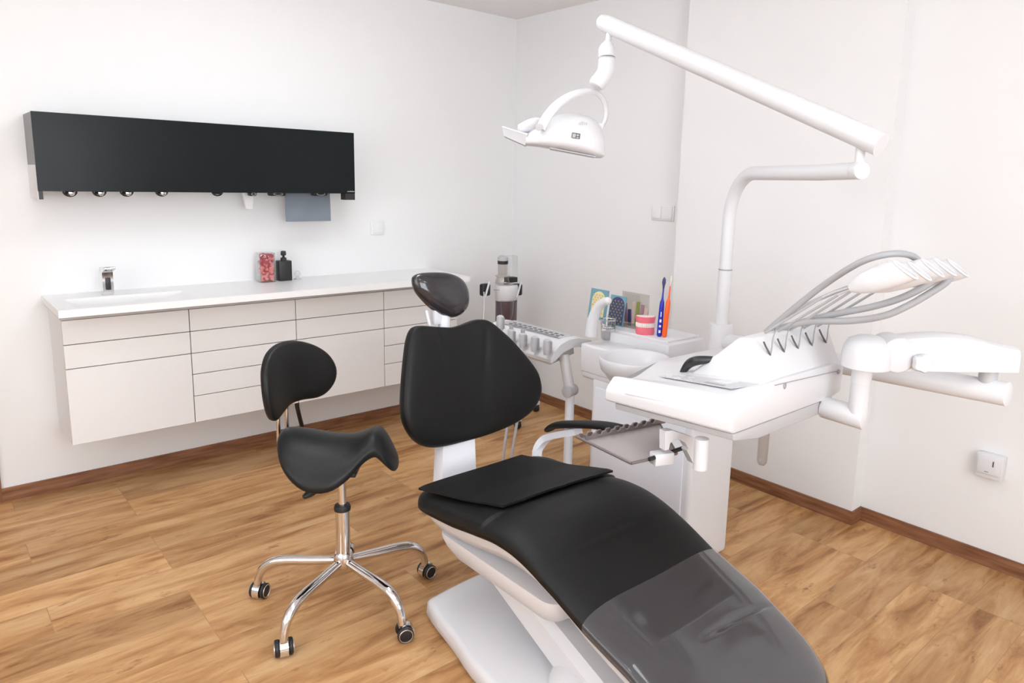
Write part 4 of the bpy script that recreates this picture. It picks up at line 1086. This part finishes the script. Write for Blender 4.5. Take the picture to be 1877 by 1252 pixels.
o = MB().rings([arch_sec(zs+.076, .038, .038), arch_sec(zs+.078, .037, .037)]).build('model_top', 'teeth', t, 50); o['label'] = 'pale flat top plate'
# oversized brushes
def brush(px0, px1, name, lab, m, headm, thick):
    base = onsh(*px0); tip_ = onx(px1[0], px1[1], base.x+.01)
    t = thing(name, lab, 'toothbrush', (base.x, base.y, zs)); base = V((base.x, base.y, zs+.001))
    d_ = tip_-base
    f = [0, .02, .12, .35, .52, .58, .63, .70, .80, .86]
    k = [.6, 1, 1.05, 1.0, .95, .85, .45, .33, .28, .2]
    MB().tube([base+d_*a for a in f], [thick*b for b in k], 14).build('handle', m, t)
    return t, base, d_
t, b0, d_ = brush((1208, 617), (1218, 508), 'toothbrush_model', 'large dark blue interdental brush standing on the unit shelf', 'blue', 'navy', .0105)
MB().tube([b0+d_*.78, b0+d_*.86, b0+d_*.90, b0+d_*.96, b0+d_*1.0], [.003, .005, .0075, .007, .002], 12).build('brush_head', 'navy', t)
for k, (f, h) in enumerate(((.09, .012), (.18, .009), (.27, .012), (.38, .02))):
    p = b0+d_*f; vv = (CAM-p).normalized(); s_ = d_.cross(vv).normalized(); vv = s_.cross(d_).normalized()
    if vv.dot(CAM-p) < 0: vv = -vv
    mb = MB(); c_ = p+vv*.0108; dn = d_.normalized(); w_ = .004 if k < 3 else .0018
    mb.rings([[c_-s_*w_-dn*h/2, c_+s_*w_-dn*h/2, c_+s_*w_+dn*h/2, c_-s_*w_+dn*h/2], [c_-s_*w_-dn*h/2-vv*.003, c_+s_*w_-dn*h/2-vv*.003, c_+s_*w_+dn*h/2-vv*.003, c_-s_*w_+dn*h/2-vv*.003]]).build('white_print', 'paper', t, 30)
t, b0, d_ = brush((1217, 618), (1231, 506), 'toothbrush_model', 'large orange interdental brush leaning right of the blue one', 'orange', 'bristle', .0105)
MB().tube([b0+d_*.84, b0+d_*.88, b0+d_*.92, b0+d_*1.0], [.0025, .0015, .004, .0035], 12).build('brush_head', 'bristle', t)
# leaflets
def card(pxs, x, th, name, lab, m, base=None):
    P = [onx(a, b, x) for a, b in pxs]
    return P
def cardthing(x, p_bl, w_px, h_top, lab, m, tilt=0):
    pass
x_ = -.72
zc0 = zs
def leaflet(a_bl, a_br, ytop_l, ytop_r, x, m, lab, name='leaflet'):
    BL = onz(a_bl[0], a_bl[1], zs); 
    BL = onx(a_bl[0], a_bl[1], x); BR = onx(a_br[0], a_br[1], x); BL.z = BR.z = zs+.0005
    TL = onx(a_bl[0]+1, ytop_l, x); TR = onx(a_br[0]+2, ytop_r, x)
    hz = max(TL.z, TR.z); TL = V((x+.02, BL.y, hz)); TR = V((x+.02, BR.y, hz))
    t = thing(name, lab, 'leaflet', ((BL+BR)/2))
    mb = MB(); th = V((.003, 0, 0)); mb.rings([[BL, BR, TR, TL], [p+th for p in (BL, BR, TR, TL)]]); mb.build('card', m, t, 30)
    return t, BL, BR, TR, TL
def arched(t, BL, BR, TR, TL, m, f0, f1, g0, g1, dots, dotm):
    def Q(u, v, o=.0012): return BL.lerp(BR, u).lerp(TL.lerp(TR, u), v)-V((o, 0, 0))
    um = (f0+f1)/2; hw_ = (f1-f0)/2; asp = (BR-BL).length/(TL-BL).length
    pts = [Q(f0, g0), Q(f1, g0)] + [Q(um+hw_*math.cos(a), g1-hw_*asp+hw_*asp*math.sin(a)) for a in [PI*k/14 for k in range(15)]]
    MB().rings([pts, [p+V((.001, 0, 0)) for p in pts]]).build('arched_panel', m, t, 30)
    mb = MB()
    for r in range(9):
        for c_ in range(4):
            u = f0+(f1-f0)*((c_+.5+.5*(r % 2))/4.5); v = g0+(g1-g0)*((r+.5)/10)
            p = Q(u, v, .0022); mb.lathe([(.004, 0), (.0045, .0003), (.002, .0012)], p, (-1, 0, 0), 8)
    mb.build('dot_pattern', dotm, t)
Lf = leaflet((1076, 598), (1108, 606), 528, 534, -.74, 'teal', 'teal leaflet with an arched pale yellow panel, left of the tap')
arched(*Lf, 'gold', .14, .86, .1, .93, 1, 'beige')
Lf = leaflet((1112, 606), (1140, 612), 540, 546, -.775, 'teal', 'dark leaflet with an arched green dotted panel behind the drinking glass')
arched(*Lf, 'navy', .04, .96, .04, .96, 1, 'green')
t = thing('brush_stand', 'clear plastic stand of small interdental brushes behind the jaw model', 'display stand', (-.715, -1.76, zs))
a_ = onx(1141, 600, -.70); b_ = onx(1190, 610, -.70); ht = onx(1160, 535, -.70).z
MB().box((-.712, min(a_.y, b_.y), zs), (-.709, max(a_.y, b_.y), ht), .0005, 1).build('back_sheet', 'smoke', t)
MB().box((-.76, min(a_.y, b_.y), zs), (-.713, max(a_.y, b_.y), zs+.012), .001, 1).build('stand_foot', 'smoke', t)
for k in range(7):
    y = a_.y+(b_.y-a_.y)*(k+.5)/7; h_ = [.07, .085, .06, .095, .10, .09, .08][k]
    MB().box((-.722, y-.0085, zs+.013), (-.716, y+.0085, zs+.013+h_), .001, 1, R=Matrix.Rotation(.06*(k-3), 3, 'X')).build('brush_pack', ['beige', 'mauve', 'navy', 'beige', 'green', 'mauve', 'beige'][k], t)

# ------------------------------------------------------------ trolley in the corner
cx_, cy_ = -.40, -.44
t = thing('treatment_trolley', 'white powder-jet trolley with clear bottles and castors in the room corner', 'trolley', (cx_, cy_, 0))
for x, y in ((-.171, -.474), (-.465, -.645), (-.62, -.42), (-.42, -.22), (-.24, -.27)):
    lg = MB().tube(smooth_path([V((cx_, cy_, .11)), V((cx_, cy_, .10)).lerp(V((x, y, .08)), .6), V((x, y, .066))], 5), .014, 12).build('leg', 'plastic_soft', t)
    MB().box((x-.020, y-.020, .046), (x+.020, y+.020, .070), .004).build('castor_hood', 'plastic', lg)
    MB().cyl((x-.014, y+.004, .027), (x+.014, y-.004, .027), .027, 20, .003).build('castor_wheel', 'black', lg)
MB().cyl((cx_, cy_, .08), (cx_, cy_, .60), .022, 20).build('column', 'plastic_soft', t)
cz = lambda v: (ony(925, v, cy_).z)
zt1, zb1 = cz(522), cz(551)
MB().lathe([(.060, cz(590)), (.065, cz(588)), (.065, zb1)], (cx_, cy_, 0), n=28).build('tank', 'purple', t)
MB().lathe([(.02, 0), (.038, .06), (.042, .14)], (cx_-.03, cy_-.045, cz(590)), n=20).build('powder_cone', 'smoke', t)
mb = MB(); mb.lathe([(.066, zb1), (.073, zb1+.006), (.076, zt1-.01), (.070, zt1), (.01, zt1+.002)], (cx_, cy_, 0), n=36, sx=1.0, sy=.8); mb.build('head_unit', 'plastic', t, 50)
for px, w_ in ((889, .030), (947, .034)):
    c = ony(px, 531, cy_-.02); o = MB().box(c+V((-w_, -.02, -.036)), c+V((w_, .02, .036)), .012, 3).build('holder', 'black', t)
    MB().cyl(c+V((-.018, -.026, -.04)), c+V((.012, -.026, .05)), .006, 12).build('handpiece', 'plastic', o)
c = ony(911, 531, cy_-.0625)
mb = MB()
for k in range(9): mb.box((c.x-.022+.005*k, c.y, c.z-.003-.0006*k), (c.x-.019+.005*k, c.y+.003, c.z+.003-.0006*k))
mb.build('small_lettering', 'inklight', t)
def bottle(px, v0, v1, r):
    c = ony(px, v0, cy_-.01); return c.x, cy_-.01, c.z, ony(px, v1, cy_-.01).z
x, y, z0, z1 = bottle(921, 520, 471, 0)
MB().lathe([(.042, z0), (.044, z0+.01), (.036, z0+.04), (.044, z0+.045), (.044, z0+.05), (.028, z0+.055), (.030, z1-.04)], (x, y, 0), n=24).build('powder_chamber', 'smoke', t)
MB().lathe([(.031, z1-.042), (.032, z1-.03), (.031, z1-.022)], (x, y, 0), n=24).build('black_band', 'black', t)
MB().lathe([(.030, z1-.022), (.033, z1-.014), (.030, z1), (.018, z1+.008)], (x, y, 0), n=24).build('chamber_cap', 'grey_plastic', t)
x, y, z0, z1 = bottle(939, 517, 469, 0)
MB().box((x-.034, y-.01, z0-.002), (x+.034, y+.04, z0+.028), .003).build('bottle_base', 'black', t)
MB().box((x-.034, y-.01, z0+.028), (x+.034, y+.04, z1), .004).build('water_bottle', 'clear', t)
for px0, px1, bx_ in ((935, 931, 0), (938, 938, 0), (887, 886, 0)):
    a = ony(px0+4 if px0 > 900 else px0, 535, cy_-.05); b = ony(px1, 600, cy_-.05)
    MB().tube(smooth_path([a, a.lerp(b, .4)+V((.004, 0, 0)), b, b+V((.02, 0, -.2)), V((cx_, cy_-.03, .2))], 6), .0055 if px0 > 900 else .0035, 10).build('hose', 'plastic', t)

# ------------------------------------------------------------ render look
sc = bpy.context.scene
sc.view_settings.view_transform = 'Standard'; sc.view_settings.look = 'None'; sc.view_settings.gamma = 1
sc.view_settings.exposure = .34
